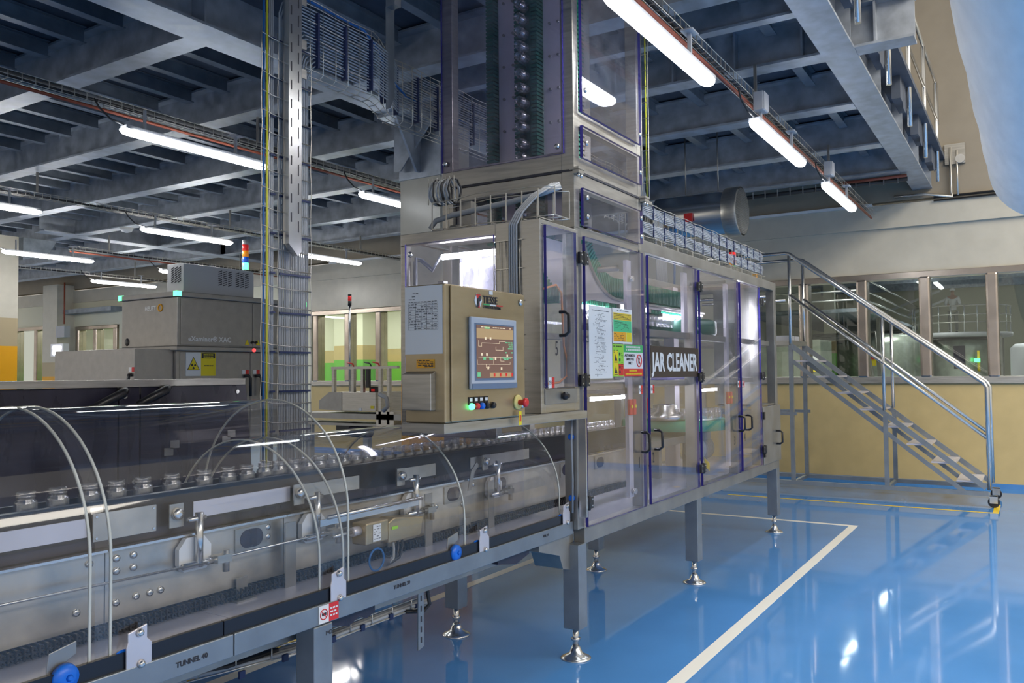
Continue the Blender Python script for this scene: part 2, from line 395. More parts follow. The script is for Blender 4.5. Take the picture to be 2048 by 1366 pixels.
# joists, each one its own piece, sharing two meshes
jm = MB(); jm.box(0, 1, -.045, .045, 0, .008); jm.box(0, 1, -.006, .006, .008, .13); jm.box(0, 1, -.045, .045, .13, .138)
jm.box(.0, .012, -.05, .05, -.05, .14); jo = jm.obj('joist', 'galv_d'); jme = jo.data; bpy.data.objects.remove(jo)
edges = XB+[12.9]
cnt = 0; far = MB()
for a, b in zip(edges[:-1], edges[1:]):
    for j in range(46):
        y = 1.75+j*.54
        if abs(y-5.13) < .22 or abs(y-14.5) < .22: continue
        if 3.3 < a < 5.4 and 1.9 < y < 3.3: continue
        x0, x1 = a+.1, b-.1
        if y < 12 and cnt < 190 and a > .5 or (y < 5 and a > .5):
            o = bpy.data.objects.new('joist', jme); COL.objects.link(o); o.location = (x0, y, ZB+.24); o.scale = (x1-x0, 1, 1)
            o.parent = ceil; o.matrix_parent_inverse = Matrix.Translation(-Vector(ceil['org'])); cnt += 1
        else:
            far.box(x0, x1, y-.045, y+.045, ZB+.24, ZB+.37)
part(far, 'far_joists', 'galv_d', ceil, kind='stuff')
for a, b in zip(edges[:-1], edges[1:]):
    if 3.3 < a < 5.3:
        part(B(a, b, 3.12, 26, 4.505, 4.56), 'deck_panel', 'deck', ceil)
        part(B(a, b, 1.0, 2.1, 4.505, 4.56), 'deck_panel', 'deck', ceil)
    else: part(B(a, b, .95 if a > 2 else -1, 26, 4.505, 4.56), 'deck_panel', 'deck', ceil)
# edge brackets under the railing posts
for x in (6.2, 7.7, 9.2, 10.7, 12.2):
    part(MB().box(x-.28, x+.28, 1.03, 1.11, ZB+.16, ZB+.40).box(x-.1, x+.1, 1.026, 1.03, ZB+.1, ZB+.42), 'edge_bracket', 'deck', ceil)
# column brackets
part(MB().prism([(4.9, 4.12), (5.36, 4.12), (5.36, 3.62), (5.28, 3.62), (4.9, 4.05)], 'x', 6.38, 6.4).box(6.48, 6.5, 4.86, 5.38, 3.55, 4.12).box(6.1, 6.5, 4.92, 5.34, 4.085, 4.119), 'column_bracket', 'galv', ceil)
part(MB().prism([(6.1, 4.08), (6.5, 4.08), (6.5, 3.6), (6.42, 3.6)], 'y', 5.1, 5.125), 'column_bracket', 'galv', ceil)
part(MB().box(7.2, 7.3, 15.3, 15.95, 3.75, 4.1).prism([(7.9, 4.1), (8.5, 4.1), (8.35, 3.85), (7.9, 3.7)], 'y', 15.2, 15.34), 'column_bracket', 'galv_d', ceil)

# mezzanine railing
rl = thing('mezzanine_railing', 'steel tube railing along the raised edge of the mezzanine', 'railing', (9, 1, 4.1))
for x in (6.35, 7.89, 9.37, 10.87, 12.36):
    part(MB().lathe([(.024, 0), (.024, 1.33)], (x, 1.0, 4.1), n=10), 'post', 'steel_b', rl)
part(MB().tube([(4, 1.0, 5.45), (12.4, 1.0, 5.45), (12.5, 1.0, 5.4), (12.52, 1.0, 4.9)], .022), 'top_rail', 'steel_b', rl)
part(MB().tube([(4, 1.0, 4.95), (12.5, 1.0, 4.95)], .018), 'middle_rail', 'steel_b', rl)

# ---------------------------------------------------------------- ceiling lights
def make_light(x, y, z, L, lab, grp):
    t = thing('ceiling_light', lab, 'lamp', (x, y, z), grp)
    d = MB(); n = 10
    prof = [(-.05, .0), (-.048, -.022), (-.036, -.038), (-.012, -.046), (.012, -.046), (.036, -.038), (.048, -.022), (.05, .0)]
    for xx, s_ in ((0, .55), (.035, .9), (.07, 1), (L-.07, 1), (L-.035, .9), (L, .55)): pass
    secs = [(0, .5), (.03, .85), (.08, 1), (L-.08, 1), (L-.03, .85), (L, .5)]
    vs = [(x+a, y+p[0]*s_, z+p[1]*s_) for a, s_ in secs for p in prof]; m_ = len(prof)
    fs = [(i*m_+j, (i+1)*m_+j, (i+1)*m_+j+1, i*m_+j+1) for i in range(len(secs)-1) for j in range(m_-1)]
    fs += [tuple(range(m_)), tuple((len(secs)-1)*m_+j for j in range(m_))[::-1]]
    d.add(vs, fs, True); part(d, 'diffuser', 'tube_far' if y > 9 else 'tube', t)
    part(B(x+.02, x+L-.02, y-.045, y+.045, z+.001, z+.03), 'housing', 'ac', t)
    part(MB().box(x+L*.75, x+L*.75+.02, y-.012, y+.012, z+.03, z+.2).box(x+L*.75-.05, x+L*.75+.07, y-.04, y+.04, z+.2, z+.21), 'hanger', 'ac', t)
    part(B(x+.2, x+.22, y-.01, y+.01, z+.03, z+.2), 'hanger', 'ac', t)
    part(MB().tube([(x+.03, y, z+.03), (x-.08, y+.02, z+.06), (x-.16, y+.05, z+.14), (x-.2, y+.05, z+.2)], .008), 'power_lead', 'cable_k', t)
    return t
for x, lab in ((3.79, 'nearest tube lamp in the row along the mezzanine edge'), (6.41, 'middle tube lamp of the row along the mezzanine edge'), (9.03, 'farthest tube lamp of the row near the far wall')):
    make_light(x, 1.78, 3.538, 1.60, lab, 'tube lamps along the mezzanine edge')
g = 'tube lamps under the mezzanine'
for x, y, lab in ((3.96, 6.17, 'large glowing tube lamp just left of the upright cable ladder'), (6.85, 6.24, 'glowing tube lamp partly behind the cream column'),
                  (3.95, 10.1, 'tube lamp cut off by the left edge at the second row'), (6.82, 10.15, 'tube lamp above the white vented box, left of the signal tower'),
                  (9.7, 10.2, 'tube lamp just right of the upright cable ladder'), (6.8, 13.7, 'tube lamp beside the left wall column top'),
                  (9.73, 13.9, 'short looking tube lamp left of the vented box'), (9.96, 16.5, 'tube lamp above the orange banded wall at far left'), (7.0, 16.7, 'tube lamp end showing right of the left column'), (4.3, 20.4, 'unseen tube lamp added beyond the left column to brighten the wall'), (7.2, 20.4, 'second unseen tube lamp added at far left to brighten the wall'), (8.3, 24.0, 'unseen tube lamp added near the far left corner to brighten it')):  # last three lamps are out of view, added to brighten the far left
    make_light(x, y, 3.6, 1.5, lab, g)
def tray_row(y, x0, x1, z, lab, pipe=True, big=False):
    t = thing('cable_tray', lab, 'cable tray', (x0, y, z))
    m = MB(); W = .05
    for yy, zz in ((-W, .0), (0, 0), (W, 0), (-W, .06), (W, .06)): m.tube([(x0, y+yy, z+zz), (x1, y+yy, z+zz)], .003, 4)
    n = int((x1-x0)/.1)
    for i in range(n):
        x = x0+.05+i*.1; m.add([], []); m.bar((x, y-W, z), (x, y+W, z), .005, .005); m.bar((x, y-W, z), (x, y-W, z+.06), .005, .005); m.bar((x, y+W, z), (x, y+W, z+.06), .005, .005)
    part(m, 'wire_mesh', 'wire', t, kind='stuff')
    for d in (-.025, 0, .02): part(MB().tube([(x0+i*.5, y+d+random.uniform(-.008, .008), z+.015+random.uniform(0, .015)) for i in range(int((x1-x0)/.5)+1)], .008, 6), 'cable', 'cable_k', t)
    if pipe: part(MB().tube([(x0, y-.0, z-.03), (x1, y-.0, z-.03)], .014, 8), 'red_conduit', 'redpipe', t)
    if big: part(MB().tube([(x0, y+.25, z+.12), (x1, y+.25, z+.12)], .045, 12), 'steel_pipe', 'steel_d', t)
    x = x0+.7
    while x < x1:
        part(B(x, x+.02, y-.012, y+.012, z+.07, 4.12), 'hanger', 'steel_d', t); x += 2.9
    return t
tray_row(1.87, 3.2, 12.6, 3.77, 'wire cable tray with red conduit above the mezzanine edge lamps')
tray_row(6.35, -1, 12.8, 3.80, 'wire tray with black cables and steel pipe above the nearest left lamp row', big=True)
tray_row(10.3, -1, 12.8, 3.80, 'wire tray above the second left lamp row', pipe=False)
tray_row(13.9, 8.0, 12.8, 3.78, 'wire tray with red conduit at the far left lamp row')
tray_row(16.6, 7.4, 12.8, 3.72, 'wire tray with black cables before the left cream wall', pipe=False)
jb = thing('junction_box', 'grey junction box on the tray above the middle edge lamp', 'junction box', (6.62, 1.81, 3.69), 'junction boxes above the edge lamps')
part(B(6.55, 6.69, 1.74, 1.82, 3.66, 3.81), 'box_body', 'ac', jb, bev=.006); part(B(6.555, 6.685, 1.732, 1.74, 3.665, 3.805), 'box_lid', 'ac', jb)
clone(jb, (2.62, 0, 0), 'grey junction box on the tray above the farthest edge lamp')

# ---------------------------------------------------------------- fabric air duct (right top)
dt = thing('fabric_duct', 'huge white fabric air duct with a blue seam at top right', 'air duct', (4, -.2, 3.5))
DC = (-.2, 3.46); DR = .5
vs = []; nn = 40; secs = [(-6, 1)]+[(x*.45-2, 1+.012*math.sin(x*2.1)) for x in range(0, 25)]+[(9.0, .995), (9.1, .97), (9.17, .9), (9.2, .75), (9.21, .4), (9.212, .01)]
for x, s_ in secs:
    vs += [(x, DC[0]+DR*s_*math.cos(2*PI*j/nn), DC[1]+DR*s_*math.sin(2*PI*j/nn)) for j in range(nn)]
mb = MB(); mb.add(vs, [(i*nn+j, i*nn+(j+1) % nn, (i+1)*nn+(j+1) % nn, (i+1)*nn+j) for i in range(len(secs)-1) for j in range(nn)], True)
part(mb, 'duct_sleeve', 'duct', dt)
a = PI+.06
part(MB().tube([(x, DC[0]+(DR*s_+.003)*math.cos(a+.06*math.sin(x*1.3)), DC[1]+(DR*s_+.003)*math.sin(a+.06*math.sin(x*1.3))) for x, s_ in secs[:-6]], .006, 6), 'seam', 'seam', dt)

# ================================================================ JAR WASHING CABINET WITH TOWER
X0, X1, Y0, Y1 = 4.14, 8.47, 2.165, 3.09
jc = thing('jar_cleaning_machine', 'tall stainless steel jar cleaning cabinet with clear doors, tower and brown sign', 'machine', (6.3, 2.6, 0))
fr = MB()
# bottom and top beams, posts
for y in (Y0, Y1-.07):
    fr.box(X0+.08, X1, y, y+.07, .635, .725); 
    fr.box(X0+.95, X1, y, y+.07, 2.395, 2.475)
for x in (X0, X1-.09): fr.box(x, x+.07, Y0+.07, Y1-.07, .64, .72)
for x in (X1-.09,): fr.box(x, x+.07, Y0+.07, Y1-.07, 2.4, 2.47)
for x, z1 in ((X0, 2.42), (5.06, 2.40), (6.06, 2.40), (7.10, 2.40), (7.80, 2.40), (X1-.09, 2.40)):
    w_ = .085
    fr.box(x, x+w_, Y0+.001, Y0+.08, .725, z1)
for x, z1 in ((X0, 2.42), (5.06, 2.40), (6.6, 2.40), (X1-.09, 2.40)): fr.box(x, x+.07, Y1-.07, Y1-.001, .725, z1)
part(fr, 'frame', 'steel_d', jc, bev=.003)
part(B(X0+.08, 8.45, Y0+.07, Y1-.07, .700, .722), 'floor_pan', 'lilac', jc)
for x in (4.19, 6.12, 8.56-.14): foot_leg(x, Y0+.05, .64, .1, jc)
for x in (4.19, 6.12, 8.42): foot_leg(x, Y1-.05, .64, .1, jc)
# tower
tw = MB(); TX1 = 5.095
tw.box(X0, X0+.065, Y0, Y0+.08, 2.42, 4.75); tw.box(TX1-.055, TX1, Y0+.001, Y0+.08, 2.395, 4.75)
tw.box(X0, X0+.07, Y1-.08, Y1, 2.42, 4.75); tw.box(TX1-.07, TX1, Y1-.08, Y1, 2.395, 4.75)
# front face bands
for z0, z1 in ((2.375, 2.43), (2.648, 2.738), (2.752, 2.83), (3.01, 3.095)): tw.box(X0+.065, TX1-.055, Y0+.003, Y0+.05, z0, z1)
# left face bands
for z0, z1 in ((2.66, 2.738), (2.752, 2.86)): tw.box(X0+.002, X0+.05, Y0+.08, Y1-.08, z0, z1)
tw.box(X0+.002, X0+.05, Y0+.08, Y1-.08, 2.40, 2.47)
for z0, z1 in ((2.66, 2.738), (2.752, 2.86), (2.40, 2.47)): tw.box(X0+.07, TX1-.07, Y1-.05, Y1-.005, z0, z1)
for z0, z1 in ((2.66, 2.738), (2.752, 2.86)): tw.box(TX1-.05, TX1-.003, Y0+.08, Y1-.08, z0, z1)
part(tw, 'tower_frame', 'steel', jc, bev=.003)
part(MB().box(X0-.001, TX1+.001, Y0-.001, Y1+.001, 2.7385, 2.7515), 'tower_seam', 'ink', jc)
for x, y in ((X0+.01, Y0-.012), (TX1-.0, Y0-.012)):
    b = part(MB().box(x-.035, x+.04, y-.03, y+.03, 2.742, 2.756).box(x-.03, x+.035, y-.028, y+.01, 2.72, 2.741), 'joint_flange', 'steel', jc)
    s_ = MB()
    for dx in (-.015, .02): s_.lathe([(.009, 2.70), (.009, 2.72)], (x+dx, y-.018, 0), n=6)
    sub(s_.obj('bolt', 'steel_b'), b)

def pane_y(x0, x1, z0, z1, y=2.140, th=.018, name='pane', mat='pane', parent=jc, screws=None, lab=None):
    mb = MB(); mb.box(x0, x1, y, y+th, z0, z1)
    mb.mi[-6:] = [1, 1, 0, 1, 0, 1]
    o = part(mb, name, [mat, 'edge'], parent, lab)
    if screws:
        for sx, sz in screws:
            s_ = MB().lathe([(.004, .012), (.013, .01), (.016, 0)], (sx, y-.002, sz), 'y', 12); s_.v = [(a, 2*(y-.002)-b if False else y-.002-(b-(y-.002)), c) for a, b, c in s_.v]
            q = sub(s_.obj('screw', 'steel_b'), o)
    return o
def pane_x(y0, y1, z0, z1, x, th=.014, name='pane', mat='pane', parent=jc, screws=None):
    mb = MB(); mb.box(x, x+th, y0, y1, z0, z1); mb.mi[-6:] = [1, 1, 1, 0, 1, 0]
    o = part(mb, name, [mat, 'edge'], parent)
    if screws:
        for sy, sz in screws:
            s_ = MB().lathe([(.018, 0), (.015, .008), (.006, .014)], (x, sy, sz), 'x', 12); s_.v = [(2*x-a, b, c) for a, b, c in s_.v]
            sub(s_.obj('screw', 'steel_b'), o)
    return o
# tower panes
pane_y(4.205, 5.05, 2.436, 2.652, screws=[(4.245, 2.60), (4.245, 2.49), (5.02, 2.60), (5.02, 2.48)])
pane_y(4.205, 5.052, 2.825, 3.012, screws=[(4.245, 2.915), (5.02, 2.90)])
pane_y(4.205, 5.055, 3.09, 4.75, screws=[(4.235, 3.22), (5.02, 3.15)])
pane_x(2.225, 3.085, 2.845, 4.75, X0-.014, mat='pane_t', screws=[(2.262, 2.89), (3.055, 2.90)])
pane_x(2.245, 3.01, 2.47, 2.66, X0+.03, mat='pane_t')
pane_x(2.2, 3.05, 2.86, 4.75, TX1-.02, mat='pane')
# doors
def handle_y(x, z, flip=1, parent=None, y=2.14, h=.125, dx=.11):
    d = -.055
    pts = [(x, y, z+h/2), (x, y+d*.6, z+h/2), (x, y+d, z+h/2-.015), (x, y+d, z-h/2+.015), (x, y+d*.6, z-h/2), (x, y, z-h/2)]
    return sub(MB().tube(pts, .0095, 8).obj('handle', 'black'), parent)
def hinge(x, z, y=2.135):
    h = MB()
    for dx in (-.028, .028): h.box(x+dx-.025, x+dx+.025, y-.018, y+.0, z-.033, z+.033)
    h.tube([(x, y-.014, z-.04), (x, y-.014, z+.04)], .011, 8)
    o = part(h, 'hinge', 'black', jc, bev=.003)
    for dx in (-.034, .034):
        for dz in (-.018, .018): sub(MB().lathe([(.005, 0), (.005, .003)], (x+dx, y-.021, z+dz), 'y', 8).obj('screw', 'steel_b'), o)
def door(x0, x1, hx, nm, nx, nz, z0=.73, z1=2.375):
    o = pane_y(x0, x1, z0, z1, name='door', y=2.141)
    handle_y(hx, 1.15, parent=o)
    if nm:
        t_ = text('door_number', nm, (nx, 2.1385, nz), .10, 'ink', o, xs=.55); t_.matrix_parent_inverse = Matrix.Identity(4)
    return o
d1 = door(4.22, 5.055, 4.985, '1', 4.93, .99); d2 = door(5.14, 6.075, 5.2, '2', 5.16, 1.0)
d3 = door(6.145, 7.125, 7.06, '3', 6.93, .98); d4 = door(7.185, 7.80, 7.27, '4', 7.22, .99)
for x, z in ((4.165, 2.24), (4.165, 1.555), (4.19, .87), (6.10, 2.24), (6.10, 1.555), (6.10, .87), (7.80, 2.24), (7.80, 1.552), (7.81, .87)): hinge(x, z)
# low steel door and open end bay
ld = part(B(7.835, 8.455, 2.14, 2.16, .72, 1.262), 'low_door', 'steel_d', jc, bev=.003)
handle_y(8.29, .95, parent=ld, y=2.139)
for z in (1.18, .83): sub(B(7.815, 7.85, 2.125, 2.139, z-.035, z+.035).obj('hinge', 'black'), ld)
part(MB().box(7.90, 7.93, 2.2, 2.6, 1.262, 2.39).box(7.9, 8.38, 2.6, 2.62, 1.27, 2.39).box(7.9, 8.38, 2.18, 2.6, 1.265, 1.28), 'end_bay_liner', 'steel_d', jc)
part(MB().box(8.0, 8.2, 2.42, 2.58, 1.80, 2.0).box(8.02, 8.16, 2.42, 2.58, 1.32, 1.52), 'terminal_box', 'ac', jc)
part(B(7.9, 8.2, 2.45, 2.8, 2.48, 2.62), 'top_box', 'steel', jc); part(B(8.26, 8.31, 2.3, 2.34, 2.51, 2.56), 'indicator', 'amber', jc)
# side and back panes
mb = MB().box(X1-.004, X1+.006, Y0+.07, Y1-.07, .73, 2.4); part(mb, 'end_pane', 'pane', jc)
for a, b in ((4.21, 5.06), (5.13, 6.6), (6.67, 8.38)): part(B(a, b, Y1-.02, Y1-.01, .73, 2.4), 'back_pane', 'pane', jc)
# inner structure
part(MB().box(4.225, 8.3, 2.2, 2.26, 1.845, 1.89).box(4.21, 8.3, 2.98, 3.03, 1.845, 1.89), 'middle_beam', 'steel_d', jc)
part(MB().box(4.225, 7.8, 2.22, 2.27, 1.495, 1.535).box(4.21, 7.8, 2.95, 3.0, 1.46, 1.535).box(4.9, 4.93, 2.2, 2.9, 1.46, 1.5), 'lower_rail', 'steel', jc)
part(MB().box(4.90, 4.965, 2.19, 2.215, .80, 2.32).box(5.93, 6.0, 2.19, 2.215, 1.89, 2.34).box(6.93, 6.99, 2.19, 2.215, .80, 2.34), 'sensor_post', 'plate_w', jc)
for x in (4.895, 4.955, 5.175, 6.90, 6.98):
    o = part(MB().box(x-.02, x+.02, 2.168, 2.188, 1.325, 1.425), 'safety_switch', 'red', jc, bev=.004)
    sub(MB().box(x-.01, x+.01, 2.162, 2.167, 1.37, 1.39).obj('switch_plate', 'yellow'), o)
for z in (2.2, .84): part(MB().lathe([(.02, 0), (.02, .02)], (4.94, 2.163, z), 'y', 10), 'latch', 'steel_b', jc)
# led tubes of the machine
for (a, b, c, y, s_) in ((4.98, 5.55, 1.42, 2.52, 0), (7.2, 7.62, 1.43, 2.52, 0), (5.45, 5.95, 2.07, 2.5, 0), (6.25, 6.75, 2.05, 2.5, 0), (4.86, 5.3, 2.04, 2.55, 0)):
    o = part(MB().tube([(a, y, c), (b, y, c)], .013, 8), 'led_tube', 'tube_in', jc)
    sub(MB().box(b, b+.06, y-.015, y+.015, c-.015, c+.015).box(a-.03, a, y-.015, y+.015, c-.015, c+.015).obj('end_cap', 'steel_d'), o)
o = part(MB().tube([(8.02, 2.3, 1.78), (8.02, 2.3, 2.2)], .018, 8), 'led_tube', 'tube_in', jc) if False else part(MB().tube([(7.62, 2.30, 1.72), (7.62, 2.30, 2.24)], .018, 8), 'led_tube', 'tube_in', jc, 'upright glowing tube in the last clear door')
o = part(MB().box(7.66, 7.69, 2.33, 2.36, .8, 2.39), 'inner_post', 'steel', jc)
# violet box, motor, yellow tag
part(B(6.62, 7.45, 2.6, 2.75, 1.53, 1.62), 'blue_drive_box', 'violet', jc, 'flat blue ribbed drive box'); part(B(7.45, 7.56, 2.62, 2.72, 1.54, 1.63), 'connector_box', 'steel_d', jc)
mo = MB(); mo.lathe([(.02, 0), (.09, .005), (.1, .03), (.1, .22), (.085, .26), (.03, .28)], (6.95, 2.5, .93), 'x', 20)
for i in range(7): mo.lathe([(.112, 0), (.112, .008)], (6.99+i*.028, 2.5, .93), 'x', 20)
mo.box(7.0, 7.16, 2.42, 2.5, 1.0, 1.07)
part(mo, 'drive_motor', 'foam', jc)
part(MB().quad((6.93, 2.4, .79), (7.0, 2.38, .74), (7.06, 2.40, .80), (6.98, 2.42, .86)), 'yellow_tag', 'yellow', jc)
ch = MB()
for i in range(34): ch.lathe([(.012, 0), (.012, .008)], (6.86, 2.45, .9+i*.016), 'z', 6)
part(ch, 'chain', 'steel_b', jc, kind='stuff')
# upper shaft and rollers seen through door 1
part(MB().tube([(5.12, 2.35, 2.30), (5.12, 3.0, 2.30)], .02).tube([(4.7, 2.9, 2.22), (5.9, 2.9, 2.22)], .015).tube([(4.7, 2.95, 2.32), (6.2, 2.95, 2.32)], .012).box(5.0, 5.4, 2.7, 2.9, 2.1, 2.3), 'inner_shaft', 'steel_d', jc)
# --------- gripper elevator: two flexible green belts with fins, vertical then curving to horizontal
ev = MB()
CX, CZ, RO = 5.395, 2.69, .55
def finbelt(y0, y1, name, mat, x_end=7.2, xv=4.845, z_top=4.7):
    mb = MB(); n = 0
    # backing strip
    path = [(xv, z_top), (xv, 2.69)]+[(CX-RO*math.cos(a*PI/36), CZ-RO*math.sin(a*PI/36)) for a in range(1, 18)]+[(CX, CZ-RO), (x_end, CZ-RO)]
    for (a, b), (c, d) in zip(path[:-1], path[1:]): mb.bar((a, (y0+y1)/2, b), (c, (y0+y1)/2, d), y1-y0, .012, up=(0, 1, 0)) if False else mb.add([(a, y0, b), (a, y1, b), (c, y1, d), (c, y0, d)], [(0, 1, 2, 3)])
    o1 = part(mb, name, mat, jc)
    fins = MB(); s_ = 0; P = []
    L = z_top-2.69
    i = 0
    while True:
        s_ = i*.03
        if s_ < L: x, z, nx, nz = xv, z_top-s_, 1, 0
        elif s_ < L+RO*PI/2: a = (s_-L)/RO; x, z, nx, nz = CX-RO*math.cos(a), CZ-RO*math.sin(a), math.cos(a), math.sin(a)
        else:
            x = CX+(s_-L-RO*PI/2); z = CZ-RO; nx, nz = 0, 1
            if x > x_end: break
        tx, tz = nz, -nx
        h = .13 if s_ >= L else .1
        p = [(x-tx*.009, z-tz*.009), (x+tx*.009, z+tz*.009), (x+nx*h+tx*.005, z+nz*h+tz*.005), (x+nx*h-tx*.005, z+nz*h-tz*.005)]
        fins.prism(p, 'y', y0, y1); i += 1
    sub(fins.obj('fin_row', mat), o1); tag(o1.children[0], kind='stuff')
    return o1
finbelt(2.50, 2.60, 'gripper_belt', 'belt'); finbelt(2.71, 2.83, 'gripper_belt', 'belt_d')
gp = MB()
outer = [(CX-(RO+.02)*math.cos(a*PI/36), CZ-(RO+.02)*math.sin(a*PI/36)) for a in range(0, 19)]
part(MB().prism([(4.26, 2.05), (4.26, 2.42)]+[(4.80, 2.42)]+outer[7:]+[(7.2, CZ-RO-.02), (7.2, 2.085), (5.0, 2.085), (4.8, 2.05)], 'y', 2.485, 2.497), 'guide_plate', 'plate_w', jc)
part(MB().prism([(a, b) for a, b in outer[5:]]+[(7.2, CZ-RO-.02), (7.2, CZ-RO-.035)]+[(CX-(RO+.035)*math.cos(a*PI/36), CZ-(RO+.035)*math.sin(a*PI/36)) for a in range(18, 4, -1)], 'y', 2.47, 2.52), 'guide_edge', 'steel_d', jc)
# fins of the lower, hanging track
lf = MB()
for i in range(76): lf.box(4.95+i*.03, 4.962+i*.03, 2.50, 2.60, 2.055, 2.083)
part(lf, 'hanging_track', 'belt', jc, kind='stuff')
# tower columns seen from the left face: belts and plates
part(MB().box(4.50, 4.52, 2.43, 2.56, 2.9, 4.7).box(4.50, 4.52, 2.745, 2.895, 2.9, 4.7).box(4.50, 4.52, 2.43, 2.54, 2.46, 2.86).box(4.50, 4.52, 2.745, 2.86, 2.50, 2.86), 'tower_plate', 'plate_w', jc)
bt = MB()
for z in [2.42+i*.0255 for i in range(90)]:
    for y0, y1, xx in ((2.575, 2.62, 4.44), (2.70, 2.74, 4.44), (2.90, 2.955, 4.44)):
        bt.box(xx, 4.52, y0, y1, z, z+.017)
for y0, y1 in ((2.575, 2.74), (2.90, 2.955)): bt.box(4.52, 4.53, y0, y1, 2.42, 4.7)
part(bt, 'elevator_belt', 'belt_d', jc, kind='stuff')
bs = MB()
for z in [2.55]+[2.95+i*.21 for i in range(8)]:
    for y in (2.45, 2.51, 2.78, 2.85): bs.lathe([(.009, -.014), (.009, 0)], (4.50, y, z), 'x', 8)
part(bs, 'plate_bolts', 'steel_d', jc, kind='stuff')
rc = MB()
for yy, xx in ((2.55, 4.86), (2.62, 4.9)):
    for i in range(150): rc.box(xx-.008, xx+.008, yy-.004, yy+.004, 2.43+i*.0155, 2.44+i*.0155)
part(rc, 'roller_chain', 'steel_d', jc, kind='stuff')
part(B(4.9, 5.03, 2.5, 3.0, 2.5, 4.7), 'tower_inner_casing', 'steel_d', jc)
# turntable with green rim
part(MB().lathe([(.46, 1.10), (.47, 1.105), (.47, 1.185), (.46, 1.19), (.2, 1.2)], (6.95, 2.72-.03, 0), n=48), 'turntable', 'belt', jc)
part(MB().lathe([(.16, 1.2), (.16, 1.24), (.10, 1.27), (.10, 1.32), (.03, 1.33)], (6.6, 2.62, 0), n=24), 'turntable_hub', 'steel_b', jc)
part(MB().box(5.8, 7.2, 2.5, 2.9, 1.0, 1.06).box(6.4, 6.46, 2.6, 2.66, .73, 1.0).box(7.1, 7.16, 2.6, 2.66, .73, 1.0), 'turntable_base', 'steel_d', jc)
# inner drum shapes near doors 2 and 3
part(MB().lathe([(.02, 0), (.32, 0), (.34, .02), (.34, .12), (.3, .14)], (6.9, 2.62, 1.9), 'z', 32), 'upper_wheel', 'belt_d', jc)
part(MB().tube([(6.6, 2.35, 2.0), (6.65, 2.33, 1.93), (6.75, 2.32, 1.88), (6.9, 2.33, 1.9), (7.0, 2.35, 1.99), (7.05, 2.35, 2.02)], .006, 6), 'hose', 'steel_b', jc)
part(MB().box(7.0, 7.06, 2.5, 2.56, .73, 2.38).box(7.3, 7.42, 2.8, 2.9, .73, 2.38).box(6.4, 6.46, 2.9, 2.98, 1.54, 2.38), 'inner_column', 'plate_w', jc)
part(B(5.3, 6.0, 2.85, 2.9, 1.56, 1.83), 'dark_backing', 'steel_d', jc)
# ---- extension box over the conveyor (left)
EX = 3.71
ex = MB()
ex.box(EX, X0-.001, Y0-.02, Y0+.03, 2.375, 2.40); ex.box(EX, EX+.04, Y0-.02, Y0+.03, 1.39, 2.375); ex.box(4.085, X0-.001, Y0-.02, Y0+.03, 1.39, 2.375)
ex.box(EX+.04, 4.085, Y0-.02, Y0+.03, 1.39, 1.52)
ex.box(EX-.001, EX+.02, Y0-.021, 2.42, 1.39, 2.401)
ex.box(EX, EX+.05, 2.42, 3.07, 2.335, 2.401); ex.box(EX, EX+.05, 3.035, 3.07, 1.25, 2.335); ex.box(EX, EX+.05, 2.42, 3.035, 1.25, 1.32)
ex.box(EX+.05, X0, 3.03, 3.07, 2.36, 2.40); ex.box(EX+.05, X0, 3.03, 3.07, 1.25, 1.32); ex.box(EX+.02, X0, Y0+.03, 3.07, 2.385, 2.4)
part(ex, 'infeed_box_frame', 'steel', jc, bev=.003)
part(MB().box(3.80, 4.07, 2.16, 3.03, 1.45, 1.8).box(3.78, 4.1, 2.4, 2.8, 1.8, 1.9), 'infeed_guard', 'steel_d', jc) if False else None
o5 = pane_y(EX+.04, 4.085, 1.522, 2.373, y=2.128, th=.016, name='door', mat='pane_v', lab='small clear door of the infeed box')
t_ = text('door_number', '5', (3.83, 2.1265, 1.69), .11, 'ink', o5, xs=.6); t_.matrix_parent_inverse = Matrix.Identity(4)
handle_y(3.885, 1.86, parent=o5, y=2.128)
o = part(MB().box(EX+.035, 4.10, 2.139, 2.1455, 1.435, 1.514), 'drawer', 'steel_d', jc, bev=.002)
sub(MB().lathe([(.012, 0), (.012, .01), (.02, .014), (.022, .03), (.015, .036)], (3.93, 2.10, 1.475), 'y', 16).obj('knob', 'black'), o)
pane_x(2.425, 3.03, 1.33, 2.34, EX-.012, mat='pane_v', screws=[(2.99, 2.28)])
part(MB().tube([(EX+.12, 2.42, 2.27), (EX+.12, 2.86, 2.27)], .016, 10), 'led_tube', 'tube_in', jc, 'glowing tube inside the infeed box')
part(MB().tube([(EX+.22, 2.80, 1.5), (EX+.22, 2.80, 2.24)], .006, 8), 'led_strip', 'tube_in', jc)
part(MB().tube([(EX+.1, 2.86, 2.27), (EX+.08, 2.9, 2.20), (EX+.08, 2.98, 2.26), (EX+.05, 3.0, 2.27), (EX+.05, 3.0, 1.4)], .009, 6).tube([(EX+.1, 2.87, 2.26), (EX+.1, 2.92, 2.19), (EX+.09, 2.99, 2.25), (EX+.06, 3.02, 2.25), (EX+.06, 3.02, 1.4)], .007, 6), 'lamp_cable', 'cable', jc)
part(MB().box(EX+.1, EX+.14, 2.84, 2.88, 2.05, 2.13).tube([(EX+.12, 2.86, 2.06), (EX+.12, 2.86, 1.4)], .006), 'door_rod', 'steel_d', jc)
